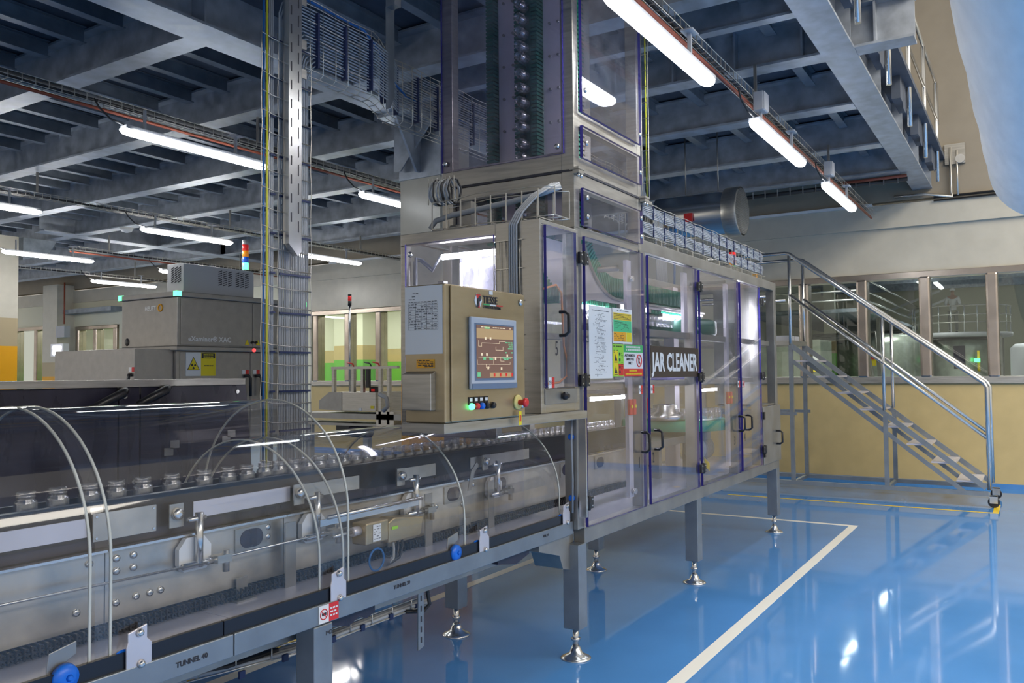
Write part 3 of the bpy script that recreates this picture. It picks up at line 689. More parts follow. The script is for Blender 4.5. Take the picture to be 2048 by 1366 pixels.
part(MB().tube([(3.755, 2.11, 1.95), (3.80, 2.11, 1.985), (3.95, 2.11, 2.04), (4.05, 2.11, 2.02), (4.07, 2.115, 1.9), (4.07, 2.115, 1.75), (4.085, 2.115, 1.68), (4.085, 2.115, 1.61), (4.03, 2.115, 1.56), (3.9, 2.115, 1.545), (3.8, 2.115, 1.545)], .005, 6), 'orange_hose', 'orange', jc) if False else part(MB().tube([(3.755, 2.20, 2.02), (3.85, 2.20, 2.05), (3.98, 2.20, 2.08), (4.04, 2.2, 2.04), (4.05, 2.20, 1.9), (4.06, 2.20, 1.75), (4.10, 2.2, 1.66), (4.09, 2.2, 1.58), (4.0, 2.20, 1.545), (3.82, 2.20, 1.54)], .006, 6), 'orange_hose', 'orange', jc)
part(MB().lathe([(.02, -.06), (.03, -.05), (.03, .05), (.02, .06)], (3.92, 2.35, 2.13), 'z', 14), 'sensor_head', 'black', jc)
part(B(3.8, 4.1, 2.45, 2.5, 1.52, 1.86), 'infeed_plate', 'steel_d', jc); part(MB().prism([(3.78, 1.88), (3.78, 2.32), (3.86, 2.3), (3.9, 2.15), (3.98, 2.02), (4.12, 1.93), (4.12, 1.86)], 'y', 2.44, 2.449), 'curved_plate', 'plate_w', jc)
m = MB()
for i in range(16):
    a = PI+.05+i*.095; cx_, cz_ = 4.25, 2.42; m.bar((cx_+.40*math.cos(a), 2.36, cz_+.42*math.sin(a)), (cx_+.31*math.cos(a), 2.36, cz_+.33*math.sin(a)), .008, .1, up=(0, 1, 0))
part(m, 'return_belt_fins', 'belt', jc, kind='stuff')
part(B(4.0, 4.008, 2.45, 2.86, 1.45, 2.3), 'lit_haze_sheet', glass('lilac_haze', (.8, .8, .86), 1, .2, .28, (.85, .84, .95)), jc)  # added sheet, its pale haze stands in for lilac light inside the box
# shelf carrying the control cabinet
part(MB().box(2.82, X0, 2.10, 2.335, 1.345, 1.389), 'control_shelf', 'steel', jc, bev=.003)
part(MB().box(X0-.012, X0+.0, 2.105, 2.15, .80, 1.345), 'edge_strip', 'steel_b', jc)
for z in (1.24, .9): part(MB().lathe([(.012, 0), (.018, .006), (.018, .02)], (X0-.02, 2.2, z), 'x', 12), 'hose_clip', 'blue', jc)
part(MB().tube([(4.125, 2.19, 1.34), (4.12, 2.19, 1.2), (4.128, 2.19, 1.0), (4.122, 2.19, .82)], .006), 'post_cable', 'cable', jc)
# ---- signs on the doors
def sticker(x, z, w_=.062, h=.055, y=2.1385, par=jc):
    o = part(B(x, x+w_/2, y-.001, y, z-h/2, z+h/2), 'warning_sticker', 'white', par, 'small red and white warning sticker')
    sub(B(x+w_/2, x+w_, y-.0011, y, z-h/2, z+h/2).obj('red_half', 'red'), o)
    m = MB(); c = (x+w_*.25, z)
    m.tube(arc(c, w_*.17, 0, 2*PI, 14, 'xz', y-.0015)[:-1], .0012, 4, closed=True); m.bar((c[0]-.007, y-.0015, c[1]+.01), (c[0]+.007, y-.0015, c[1]-.01), .001, .003)
    scribble(m, x+w_*.56, x+w_*.94, z-h*.3, z+h*.3, y-.002, 3, .9, .0015, seg=(.006, .012))
    m.mi = [0]*len(m.f); sub(m.obj('pictogram', 'ink'), o)
sticker(4.95, 1.485, y=2.14); sticker(5.145, 1.485, y=2.14); sticker(EX+.045, 1.548, y=2.126); sticker(7.06, 1.488, y=2.14); sticker(7.19, 1.485, y=2.14)
pp = part(B(4.25, 4.555, 2.1385, 2.14, 1.563, 1.985), 'notice_sheet', 'paper', jc, 'tall white notice sheet of small print')
m = MB(); scribble(m, 4.29, 4.52, 1.955, 1.965, 2.138, 1, .95, .002)
for r in range(48):
    z = 1.945-r*.0078; c = 4.40+.015*math.sin(r*.5); 
    scribble(m, c-.04-.05*random.random(), c+.02+.06*random.random(), z-.001, z+.001, 2.138, 1, .6, .0012, seg=(.006, .02))
sub(m.obj('printed_text', 'ink'), pp)
p2 = part(B(4.567, 4.855, 2.1385, 2.14, 1.775, 1.99), 'notice_sheet', 'paper', jc, 'notice with yellow and green blocks')
sub(B(4.578, 4.843, 2.1378, 2.1384, 1.918, 1.962).obj('yellow_block', pm('mustard', (.75, .55, .05), .5)), p2)
sub(B(4.578, 4.843, 2.1378, 2.1384, 1.846, 1.9175).obj('green_block', pm('mint', (.08, .55, .25), .5)), p2)
sub(B(4.578, 4.76, 2.1378, 2.1384, 1.787, 1.8455).obj('yellow_block', 'amber'), p2); sub(B(4.765, 4.843, 2.1378, 2.1384, 1.787, 1.8455).obj('pale_block', 'yellow'), p2)
m = MB(); scribble(m, 4.63, 4.80, 1.97, 1.982, 2.1374, 1, .9, .002); scribble(m, 4.585, 4.83, 1.922, 1.958, 2.1374, 4, .9, .0014); scribble(m, 4.59, 4.80, 1.856, 1.91, 2.1374, 6, .6, .0013); scribble(m, 4.585, 4.73, 1.79, 1.84, 2.1374, 5, .7, .0013)
sub(m.obj('printed_text', 'ink'), p2)
p3 = part(B(4.564, 4.72, 2.1385, 2.14, 1.573, 1.77), 'safety_notice', 'lime', jc, 'lime and yellow pictogram notice')
sub(B(4.572, 4.638, 2.1378, 2.1384, 1.578, 1.73).obj('yellow_block', 'yellow'), p3); sub(B(4.645, 4.716, 2.1378, 2.1384, 1.578, 1.65).obj('red_block', 'red'), p3)
m = MB(); scribble(m, 4.575, 4.70, 1.748, 1.765, 2.1374, 1, .95, .004, seg=(.005, .01)); scribble(m, 4.575, 4.635, 1.715, 1.738, 2.1374, 2, .9, .0018)
for zc in (1.69, 1.615):
    m.prism([(4.585, zc-.022), (4.625, zc-.022), (4.605, zc+.02)], 'y', 2.1372, 2.1377); m.bar((4.58, 2.1374, zc-.03), (4.63, 2.1374, zc-.03), .001, .004)
for zc in (1.71, 1.675, 1.63, 1.60): m.lathe([(.011, 0), (.011, .0005)], (4.662, 2.1372, zc), 'y', 12)
scribble(m, 4.68, 4.712, 1.585, 1.72, 2.1374, 10, .8, .0013, seg=(.008, .02))
sub(m.obj('printed_text', 'ink'), p3)
p4 = part(B(4.722, 5.018, 2.1385, 2.14, 1.573, 1.77), 'access_notice', 'paper', jc, 'green, white and red access notice')
sub(B(4.722, 5.018, 2.1378, 2.1384, 1.722, 1.77).obj('green_block', 'green'), p4); sub(B(4.722, 5.018, 2.1378, 2.1384, 1.573, 1.62).obj('red_block', 'red'), p4)
for s_, z, x_, sz, mt in (('AUTHORIZED', 1.696, 4.815, .022, 'ink'), ('EMPLOYEE', 1.672, 4.815, .022, 'ink'), ('ONLY', 1.648, 4.815, .022, 'ink')):
    t_ = text('notice_text', s_, (x_, 2.1378, z), sz, mt, p4, xs=1.15, bold=.0006, align='CENTER'); t_.matrix_parent_inverse = Matrix.Identity(4)
m = MB(); scribble(m, 4.76, 4.98, 1.73, 1.765, 2.1372, 2, .95, .006, seg=(.008, .014)); sub(m.obj('printed_text', 'white'), p4)
m = MB(); scribble(m, 4.80, 4.92, 1.60, 1.616, 2.1372, 1, .95, .005, seg=(.008, .014)); scribble(m, 4.745, 5.0, 1.578, 1.597, 2.1372, 1, .95, .005, seg=(.008, .014)); sub(m.obj('printed_text', 'yellow'), p4)
m = MB().tube(arc((4.955, 1.671), .038, 0, 2*PI, 24, 'xz', 2.1375)[:-1], .004, 5, closed=True); m.bar((4.93, 2.137, 1.698), (4.98, 2.137, 1.644), .001, .006); sub(m.obj('prohibition_ring', 'red'), p4)
m = MB().box(4.945, 4.963, 2.1372, 2.1377, 1.652, 1.675)
for q_ in range(4): m.box(4.945+q_*.0055, 4.949+q_*.0055, 2.1372, 2.1377, 1.675, 1.69)
sub(m.obj('hand_symbol', 'ink'), p4)
sg = part(B(5.15, 6.075, 2.137, 2.14, 1.560, 1.772), 'name_sign', 'brown', jc, 'brown sign with white capitals')
t_ = text('sign_lettering', 'JAR CLEANER', (5.172, 2.1365, 1.607), .172, 'white', sg, xs=.80, bold=.005); t_.matrix_parent_inverse = Matrix.Identity(4)
bpy.context.view_layer.update()
t_.scale = (.885/max(t_.dimensions.x, .01)*.80, 1, 1)

# ================================================================ CONTROL CABINET
cc = thing('control_cabinet', 'stainless control cabinet with touch screen and push buttons on the infeed shelf', 'control panel', (3.14, 2.2, 1.39))
part(MB().box(2.826, 3.462, 2.10, 2.318, 1.39, 1.983), 'cabinet_body', 'warm_steel', cc, bev=.006)
part(MB().box(2.86, 3.458, 2.090, 2.099, 1.395, 1.978), 'cabinet_door', 'warm_steel', cc, bev=.003)
scn = part(MB().box(2.981, 3.358, 2.072, 2.0895, 1.53, 1.85), 'touch_screen', 'bezel', cc, bev=.006)
sub(MB().box(2.984, 3.355, 2.070, 2.0718, 1.531, 1.555).box(3.005, 3.331, 2.0705, 2.0718, 1.568, 1.822).obj('bezel_trim', 'bezel_d'), scn)
sub(MB().box(3.016, 3.321, 2.069, 2.0702, 1.578, 1.815).obj('display', 'screen'), scn)
sub(MB().box(3.016, 3.321, 2.0683, 2.0688, 1.755, 1.80).obj('display_bar', 'scr_tan'), scn); sub(B(3.12, 3.30, 2.0683, 2.0688, 1.582, 1.602).obj('display_bar', 'scr_tan'), scn)
m = MB()
def L(x0, z0, x1, z1): m.box(min(x0, x1)-.0008, max(x0, x1)+.0008, 2.0678, 2.0684, min(z0, z1)-.0008, max(z0, z1)+.0008)
for pts in ([(3.03, 1.745), (3.03, 1.72), (3.055, 1.72), (3.055, 1.735), (3.2, 1.735), (3.2, 1.745), (3.25, 1.745)], [(3.17, 1.72), (3.17, 1.705), (3.23, 1.705), (3.23, 1.72)], [(3.02, 1.66), (3.02, 1.64), (3.29, 1.64), (3.29, 1.65)], [(3.09, 1.64), (3.09, 1.625), (3.12, 1.625), (3.12, 1.64)], [(3.03, 1.672), (3.31, 1.672)], [(3.15, 1.672), (3.15, 1.64)], [(3.21, 1.672), (3.21, 1.655), (3.24, 1.655)]):
    for (a, b), (c, d) in zip(pts[:-1], pts[1:]): L(a, b, c, b); L(c, b, c, d)
for x, z in ((3.08, 1.75), (3.12, 1.75), (3.05, 1.678), (3.09, 1.678), (3.1, 1.618), (3.21, 1.615), (3.16, 1.66), (3.26, 1.675)): m.box(x, x+.012, 2.0678, 2.0684, z, z+.012)
scribble(m, 3.05, 3.30, 1.80, 1.812, 2.0678, 1, .6, .002, seg=(.01, .03)); sub(m.obj('display_graphics', 'scr_lt'), scn)
m = MB(); scribble(m, 3.25, 3.315, 1.69, 1.745, 2.0676, 6, .8, .003, seg=(.01, .03)); scribble(m, 3.04, 3.3, 1.66, 1.672, 2.0676, 2, .35, .003, seg=(.01, .03)); m.box(3.02, 3.045, 2.0678, 2.0684, 1.585, 1.605); m.box(3.08, 3.12, 2.0678, 2.0684, 1.799, 1.808); sub(m.obj('display_graphics', 'scr_gr'), scn)
m = MB()
for x in (3.15, 3.2, 3.25, 3.3): m.box(x, x+.014, 2.0678, 2.0682, 1.585, 1.599)
sub(m.obj('display_keys', 'lens_r'), scn)
# maker's mark
lg = part(MB().prism([(3.03, 1.925), (3.048, 1.957), (3.048, 1.893)], 'y', 2.088, 2.0895).prism([(3.09, 1.925), (3.072, 1.957), (3.072, 1.893)], 'y', 2.088, 2.0895), 'emblem', 'white', cc)
sub(MB().prism([(3.042, 1.952), (3.078, 1.952), (3.066, 1.93), (3.05, 1.93)], 'y', 2.0874, 2.0878).prism([(3.058, 1.925), (3.068, 1.925), (3.072, 1.893), (3.06, 1.893)], 'y', 2.0874, 2.0878).obj('emblem_red', 'red'), lg)
sub(MB().prism([(3.052, 1.932), (3.068, 1.945), (3.08, 1.948), (3.08, 1.925), (3.066, 1.92), (3.066, 1.9), (3.045, 1.893), (3.045, 1.905), (3.056, 1.912)], 'y', 2.0870, 2.0873).obj('emblem_black', 'ink'), lg)
text('maker_lettering', 'TIESSE', (3.098, 2.0885, 1.917), .047, 'ink', cc, xs=.92, bold=.0008)
text('maker_lettering', 'CONVEYOR SYSTEMS', (3.098, 2.0885, 1.894), .0175, 'ink', cc, xs=.88, bold=.0003)
for i, mt in enumerate(('green', 'white', 'red')): part(B(3.1+i*.055, 3.153+i*.055, 2.0885, 2.0895, 1.908, 1.914), 'flag_bar', mt, cc)
part(B(3.148, 3.178, 2.088, 2.0895, 1.958, 1.976), 'number_tag', 'white', cc)
part(MB().lathe([(.008, 0), (.014, .004), (.016, .01)], (3.42, 2.079, 1.94), 'y', 16), 'lock', 'steel_b', cc)
part(MB().lathe([(.008, 0), (.014, .004), (.016, .01)], (3.43, 2.079, 1.445), 'y', 16), 'lock', 'steel_b', cc)
for i, (mt, x) in enumerate((('glow_g', 2.995), ('red', 3.035), ('blue', 3.075), ('black', 3.115), ('black', 3.165))):
    if i < 4: part(B(x-.016, x+.016, 2.086, 2.0895, 1.462, 1.497), 'button_label', 'black', cc)
    o = part(MB().lathe([(.008, 0), (.013, .004), (.015, .012), (.015, .02)], (x, 2.069, 1.455), 'y', 16), 'push_button', mt, cc, {'glow_g': 'green lit push button', 'red': 'red push button', 'blue': 'blue push button', 'black': 'black selector'}[mt])
    if i < 4: sub(B(x-.010, x+.010, 2.0852, 2.0858, 1.478, 1.492).obj('label_plate', 'white'), o)
es = part(MB().lathe([(.03, 0), (.036, .004), (.036, .012)], (3.385, 2.078, 1.46), 'y', 24), 'emergency_stop', pm('yellow_pale', (.8, .7, .25), .4), cc)
sub(MB().lathe([(.010, 0), (.02, .003), (.022, .014), (.014, .02), (.013, .045)], (3.385, 2.033, 1.46), 'y', 20).obj('mushroom_button', 'red'), es)
part(B(3.368, 3.392, 2.070, 2.072, 1.352, 1.418), 'yellow_tag', 'yellow', cc); part(B(3.374, 3.386, 2.0690, 2.0699, 1.37, 1.40), 'tag_print', 'red', cc)
# left side of the cabinet
nt_ = part(B(2.8235, 2.8255, 2.112, 2.314, 1.685, 1.978), 'notice_sheet', 'paper', cc, 'white table of values taped to the cabinet side')
m = MB()
for r in range(12):
    z = 1.905-r*.0105; m.box(2.8228, 2.8234, 2.135, 2.295, z-.0004, z+.0004)
    scribble(m, 2.14, 2.292, z+.003, z+.006, 2.8230, 1, .75, .0013, 'x', (.01, .02))
for y in (2.135, 2.165, 2.195, 2.225, 2.255, 2.295): m.box(2.8228, 2.8234, y-.0004, y+.0004, 1.79, 1.905)
for z in (1.945, 1.932, 1.92): scribble(m, 2.24, 2.295, z, z+.003, 2.8230, 1, .8, .0015, 'x', (.01, .02))
sub(m.obj('printed_text', 'ink'), nt_)
o_ = part(B(2.8235, 2.8255, 2.155, 2.252, 1.624, 1.662), 'orange_label', 'amber', cc)
m = MB(); scribble(m, 2.16, 2.248, 1.627, 1.66, 2.8228, 5, .85, .0018, 'x', (.01, .03)); sub(m.obj('printed_text', 'ink'), o_)
part(MB().prism([(2.826, 1.612), (2.806, 1.602), (2.79, 1.60), (2.79, 1.445), (2.826, 1.445)], 'y', 2.15, 2.306), 'document_holder', 'steel', cc, bev=.003)

# ================================================================ CABLE COIL AND TRAYS ABOVE THE INFEED BOX
ct = thing('cable_coil', 'coil of grey cables on a wire basket above the infeed box', 'cable coil', (3.9, 2.8, 2.42))
for i in range(9):
    yy = 2.76+i*.018; r = .055+.01*random.random(); cx_ = 3.82+random.uniform(-.01, .01)
    part(MB().tube([(cx_+r*math.cos(a*PI/8), yy+random.uniform(-.008, .008), 2.64+r*1.2*math.sin(a*PI/8)) for a in range(16)], .005+.002*random.random(), 6, closed=True), 'cable_loop', 'cable' if i % 3 else 'cable_k', ct)
part(MB().tube([(3.9, 2.12, 2.60), (3.85, 2.2, 2.565), (3.85, 2.4, 2.54), (3.85, 2.6, 2.525), (3.85, 2.8, 2.51), (3.85, 2.92, 2.49), (3.85, 2.96, 2.45), (3.85, 2.94, 2.42), (3.87, 2.88, 2.43)], .016, 8), 'thick_cable', 'cable', ct)
m = MB()
for z in (2.42, 2.57):
    for x in (3.76, 3.84, 3.92): m.tube([(x, 2.08+.1*i, z+.004*math.sin(i*1.7)+(.02 if z > 2.5 else 0)*math.sin(i*.4)) for i in range(9)], .0028, 4)
for i in range(9):
    y = 2.08+.1*i; m.bar((3.76, y, 2.42), (3.92, y, 2.42), .005, .005); m.bar((3.76, y, 2.42), (3.76, y, 2.57), .005, .005); m.bar((3.92, y, 2.42), (3.92, y, 2.57), .005, .005)
for i in range(7): m.bar((3.78, 2.74+i*.03, 2.57), (3.78, 2.74+i*.03, 2.72), .004, .004)
part(m, 'wire_basket', 'wire', ct, kind='stuff')
part(MB().box(3.86, 3.9, 2.68, 2.76, 2.41, 2.58).lathe([(.03, 0), (.03, .08)], (3.84, 2.72, 2.42), 'y', 12), 'valve_block', 'steel_d', ct)
for i in range(4):
    d = i*.014
    part(MB().tube([(3.9, 2.13+d, 2.62), (3.8, 2.2+d, 2.55), (3.72, 2.25+d, 2.45), (3.692, 2.275+d, 2.38), (3.69, 2.275+d, 2.2), (3.69, 2.275+d, 2.0), (3.69, 2.275+d, 1.75)], .0065, 6), 'drop_cable', 'cable', ct)
m = MB()
for y in (2.26, 2.34, 2.38, 2.42): m.tube([(3.698, y+.003*math.sin(z*9), z) for z in [1.5+.1*i for i in range(9)]], .0028, 4)
for z in (1.62, 1.8, 1.98, 2.15, 2.3): m.bar((3.698, 2.24, z), (3.698, 2.42, z), .004, .004)
part(m, 'side_wires', 'wire', ct, kind='stuff')

# tray with blue tied cables on top of the washing cabinet
tt = thing('cabinet_cable_tray', 'wire tray of grey cables with blue ties on top of the cabinet', 'cable tray', (6.6, 2.4, 2.475))
m = MB()
xs_ = [5.12+i*.1 for i in range(32)]
for y, z in ((2.20, 2.52), (2.20, 2.75), (2.34, 2.52), (2.34, 2.75)): m.tube([(x, y, z+.004*math.sin(x*20)) for x in xs_], .003, 4)
for x in xs_[::1]:
    m.bar((x, 2.20, 2.52), (x, 2.34, 2.52), .005, .005); m.bar((x, 2.34, 2.52), (x, 2.34, 2.75), .005, .005)
for i in range(10): m.box(5.2+i*.32, 5.215+i*.32, 2.20, 2.23, 2.475, 2.525)
part(m, 'wire_mesh', 'wire', tt, kind='stuff')
for r in range(8):
    for z0 in (2.545, 2.665):
        z = z0+r*.0105
        part(MB().tube([(x, 2.215+.004*math.sin(x*7+r), z+.004*math.sin(x*23+r*.6)) for x in [5.12+i*.075 for i in range(42)]], .0047, 5), 'cable', 'cable', tt)
for i in range(15):
    x = 5.2+i*.205
    for z0 in (2.535, 2.655): part(B(x-.005, x+.005, 2.2045, 2.2115, z0, z0+.095), 'cable_tie', 'cobalt', tt)
part(MB().box(5.12, 8.2, 2.27, 2.3, 2.476, 2.50), 'tray_rail', 'pale', tt)
m = MB()
for y in (2.15, 2.20): m.tube([(5.2, y, 2.76+.11*i) for i in range(18)], .003, 4)
for i in range(18): m.bar((5.2, 2.15, 2.76+.11*i), (5.2, 2.2, 2.76+.11*i), .004, .004)
up = thing('tower_side_tray', 'narrow upright wire tray right of the tower', 'cable tray', (5.2, 2.17, 2.74)); part(m, 'wire_mesh', 'wire', up, kind='stuff')
part(MB().tube([(5.205, 2.17, 2.74), (5.205, 2.17, 4.6)], .005), 'earth_cable', 'cable_y', up); part(B(5.12, 5.22, 2.14, 2.2, 2.72, 2.74), 'tray_foot', 'steel', up)

# ================================================================ JAR CONVEYOR
cv = thing('jar_conveyor', 'long low steel conveyor with rubber edged pan carrying the glass jars', 'conveyor', (2.2, 2.6, 0))
part(B(.3, 1.812, 2.195, 2.235, .700, .772), 'side_rail', 'leg', cv, bev=.003); part(B(1.816, 4.135, 2.195, 2.235, .700, .772), 'side_rail', 'leg', cv, bev=.003)
part(MB().box(.3, 1.78, 2.206, 2.222, .7725, .818), 'rubber_strip', 'gasket', cv); part(MB().box(1.784, 4.135, 2.206, 2.222, .7725, .818), 'rubber_strip', 'gasket', cv)
part(MB().box(.3, 4.135, 2.2225, 2.24, .7725, .80).box(.3, 4.135, 2.24, 2.25, .7725, .795), 'seal_lip', 'steel_d', cv)
part(B(.3, 4.135, 3.065, 3.105, .700, .80), 'side_rail', 'leg', cv)
for a, b in ((.3, 1.08), (1.083, 1.9), (1.903, 2.72), (2.723, 3.4), (3.403, 4.135)): part(B(a, b, 2.25, 3.06, .772, .782), 'pan_plate', 'lilac', cv)
part(B(.3, 4.135, 2.3, 2.34, .64, .70), 'lower_rail', 'steel_d', cv)
for x in (2.205,):
    l = foot_leg(x, 2.235, .70, .092, cv)
foot_leg(2.205, 3.06, .70, .092, cv); foot_leg(1.2, 2.62, .70, .08, cv)
part(MB().prism([(2.3, .70), (2.55, .70), (2.55, .655), (2.5, .64), (2.46, .66), (2.4, .635), (2.3, .665)], 'y', 2.25, 2.45), 'drip_spout', 'panel', cv)
part(MB().prism([(3.45, .70), (3.75, .70), (3.75, .66), (3.62, .63), (3.45, .66)], 'y', 2.25, 2.45), 'drip_spout', 'panel', cv)
part(MB().prism([(3.8, .70), (4.14, .70), (4.14, .5), (4.06, .52), (4.02, .6), (3.8, .66)], 'y', 2.22, 2.4), 'corner_gusset', 'steel_d', cv)
# side plates of the inner frame
Yp = 2.50
segs = [(.3, 1.02), (1.024, 1.56), (1.564, 2.30), (2.304, 3.02), (3.024, 3.7), (3.704, 5.55)]
for i, (a, b) in enumerate(segs):
    part(B(a, b, Yp, Yp+.006, .825, 1.048), 'side_plate', 'steel_plate', cv)
    part(B(a, b, Yp-.02, Yp+.006, 1.0482, 1.056), 'plate_lip', 'steel_b', cv)
part(B(.3, 5.55, 2.74, 2.746, .825, 1.05), 'back_plate', 'steel_d', cv)
for x, w_ in ((2.14, .085), (3.42, .085), (3.86, .08), (4.62, .1), (5.1, .1)):
    o = part(B(x-.075, x+.075, Yp-.006, Yp-.0005, .95, 1.035), 'opening_frame', 'steel', cv)
    m = MB(); pts = arc((x, .993), .034, -PI/2, PI/2, 10)+[(x-.0, 0, 1.027)]
    poly = [(x+.02+.034*math.cos(a), .993+.034*math.sin(a)) for a in [(-PI/2)+PI*i/8 for i in range(9)]]+[(x-.02+.034*math.cos(a), .993+.034*math.sin(a)) for a in [(PI/2)+PI*i/8 for i in range(9)]]
    m.prism(poly, 'y', Yp-.0075, Yp-.0062); sub(m.obj('oval_hole', 'panel'), o)
for x, z in [(1.1, 1.03), (1.1, .985), (1.51, 1.02), (1.60, 1.02), (1.60, .98), (1.66, 1.02), (1.66, .98), (1.6, .88), (1.67, .885), (1.72, .885), (1.47, .88), (1.76, .885), (2.22, 1.02), (2.22, .985), (2.6, 1.01), (2.6, .97), (2.68, 1.01), (3.04, 1.02), (3.04, .99), (2.9, .9), (3.1, .95), (3.1, .91), (3.2, .95), (3.2, .91), (3.28, .95), (3.5, .93), (3.95, .96), (3.6, 1.02)]:
    part(MB().lathe([(.004, -.008), (.011, -.007), (.013, 0)], (x, Yp-.0005, z), 'y', 8), 'bolt', 'steel_b', cv)
for x in (1.12, 1.18, 1.31): pass
for x in (1.045, 2.27, 3.14, 3.68): part(B(x, x+.055, 2.455, 2.46, .782, 1.03), 'support_strap', 'steel_d', cv)
for x in (2.06, 2.9, 3.5): part(MB().box(x, x+.05, 2.48, 2.485, .782, .86).box(x-.03, x+.06, 2.44, 2.485, .782, .788), 'foot_bracket', 'steel_d', cv)
# return chain (black mesh links)
m = MB(); x = .9
while x < 5.5:
    for z, dz in ((.772+.02, .012), (.807, .012)):
        m.bar((x, 2.47, z), (x+.012, 2.47, z+dz), .004, .004); m.bar((x+.012, 2.47, z+dz), (x+.022, 2.47, z), .004, .004)
        m.bar((x+.004, 2.46, z), (x+.004, 2.56, z), .006, .006)
    m.box(x, x+.005, 2.462, 2.472, .79, .826); x += .022
m.box(.3, 5.5, 2.465, 2.475, .803, .807)
part(m, 'return_chain', 'black', cv, kind='stuff')
# guide strips and brackets
part(MB().box(.3, 5.6, 2.52, 2.535, 1.165, 1.200).box(.3, 5.6, 2.51, 2.54, 1.200, 1.206), 'guide_rail', 'black', cv)
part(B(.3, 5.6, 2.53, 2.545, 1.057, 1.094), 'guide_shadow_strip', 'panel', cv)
for a, b, m_ in ((.3, .97, 'steel_plate'), (.975, 1.16, 'pale'), (1.165, 1.515, 'plate_w'), (1.9, 2.35, 'plate_w'), (2.4, 2.75, 'steel_plate'), (3.0, 3.3, 'steel_plate'), (3.6, 4.2, 'steel_plate')):
    part(B(a, b, 2.515, 2.519, 1.100, 1.158), 'chain_cover', m_, cv)
part(B(.3, 5.6, 2.5195, 2.525, 1.09, 1.166), 'rail_backing', 'black', cv)
o = part(B(1.52, 1.74, 2.495, 2.499, 1.085, 1.172), 'joint_plate', 'steel_plate', cv)
for x in (1.53, 1.73):
    for z in (1.095, 1.162): sub(MB().lathe([(.004, -.003), (.005, 0)], (x, 2.495, z), 'y', 8).obj('screw', 'steel_b'), o)
# belt the jars ride on, two strands
m = MB()
for i in range(150): m.box(.3+i*.036, .333+i*.036, 2.575, 2.665, 1.148, 1.158)
part(m, 'chain_belt', 'steel_d', cv, kind='stuff')
part(B(.3, 5.65, 2.60, 2.64, 1.10, 1.147), 'belt_track', 'black', cv)
part(B(.3, 5.6, 2.70, 2.712, 1.165, 1.200), 'guide_rail', 'black', cv)
# guide posts with hexagonal white blocks and clamps
def guide_post(x):
    part(MB().prism([(x-.03, .93), (x-.05, .955), (x-.05, 1.01), (x-.02, 1.045), (x+.05, 1.045), (x+.08, 1.01), (x+.08, .955), (x+.06, .93)][::1], 'y', 2.47, 2.492), 'white_block', 'white', cv)
    part(MB().tube([(x+.015, 2.45, .945), (x+.015, 2.45, 1.13)], .014, 10).tube([(x-.05, 2.45, .955), (x+.12, 2.45, .955)], .012, 8).tube([(x-.03, 2.45, 1.11), (x+.04, 2.45, 1.11)], .009, 8), 'guide_post', 'steel_b', cv)
    part(MB().box(x+.07, x+.13, 2.42, 2.46, .945, .972).lathe([(.012, .91), (.012, .985)], (x+.115, 2.435, 0), n=8), 'rod_clamp', 'steel', cv)
    o = part(B(x-.075, x-.02, 2.488, 2.494, 1.085, 1.165), 'clamp_plate', 'steel', cv)
    sub(MB().lathe([(.006, -.02), (.018, -.018), (.022, 0)], (x-.047, 2.488, 1.13), 'y', 12).obj('knob', 'steel_b'), o)
for x in (1.86, 2.42, 3.05, 3.75): guide_post(x)
part(MB().tube([(.6, 2.44, .985), (1.9, 2.44, .955)], .0045, 6), 'guide_rod', 'steel_b', cv); part(MB().tube([(1.98, 2.44, .96), (2.7, 2.44, .96)], .0045, 6), 'guide_rod', 'steel_b', cv)
part(MB().prism([(3.5, 1.0), (3.53, 1.0), (3.56, 1.09), (3.6, 1.12), (3.58, 1.14), (3.53, 1.1)], 'y', 2.46, 2.466), 'bent_bracket', 'steel_d', cv)
# gear motor and rod group
part(MB().tube([(2.42, 2.38, 1.035), (3.02, 2.38, 1.035)], .009, 8).box(2.4, 3.02, 2.40, 2.41, 1.0, 1.025), 'steel_rod', 'steel_b', cv)
gm = part(MB().box(2.60, 2.74, 2.34, 2.42, .895, .985).prism([(2.74, .88), (2.96, .88), (2.98, .96), (2.78, .985), (2.74, .97)], 'y', 2.34, 2.42), 'gear_motor', 'warm_steel', cv, bev=.006)
sub(MB().lathe([(.018, 0), (.02, .004), (.02, .05)], (2.555, 2.38, .955), 'x', 12).obj('shaft_cover', 'plate_w'), gm)
sub(MB().tube([(2.45, 2.38, .955), (2.56, 2.38, .955)], .008).obj('shaft', 'steel_b'), gm)
sub(B(2.64, 2.69, 2.338, 2.3395, .905, .975).obj('rating_label', 'white'), gm)
m = MB(); scribble(m, 2.645, 2.687, .91, .97, 2.3374, 6, .8, .0014, seg=(.006, .015)); sub(m.obj('label_print', 'ink'), gm)
sub(B(2.76, 2.80, 2.338, 2.3395, .935, .948).obj('green_mark', 'lime'), gm)
part(MB().tube([(2.64+.045*math.cos(a*PI/12), 2.32, .835+.045*math.sin(a*PI/12)) for a in range(24)], .0045, 6, closed=True), 'hose_loop', 'cable_b', cv, 'dark blue hose loop')
for i in range(3): part(MB().tube([(2.79+.03*i, 2.36, .885), (2.785+.03*i, 2.35, .85), (2.77+.02*i, 2.34, .81), (2.74, 2.33, .80)], .006, 6), 'motor_cable', 'black' if i else 'cable', cv)
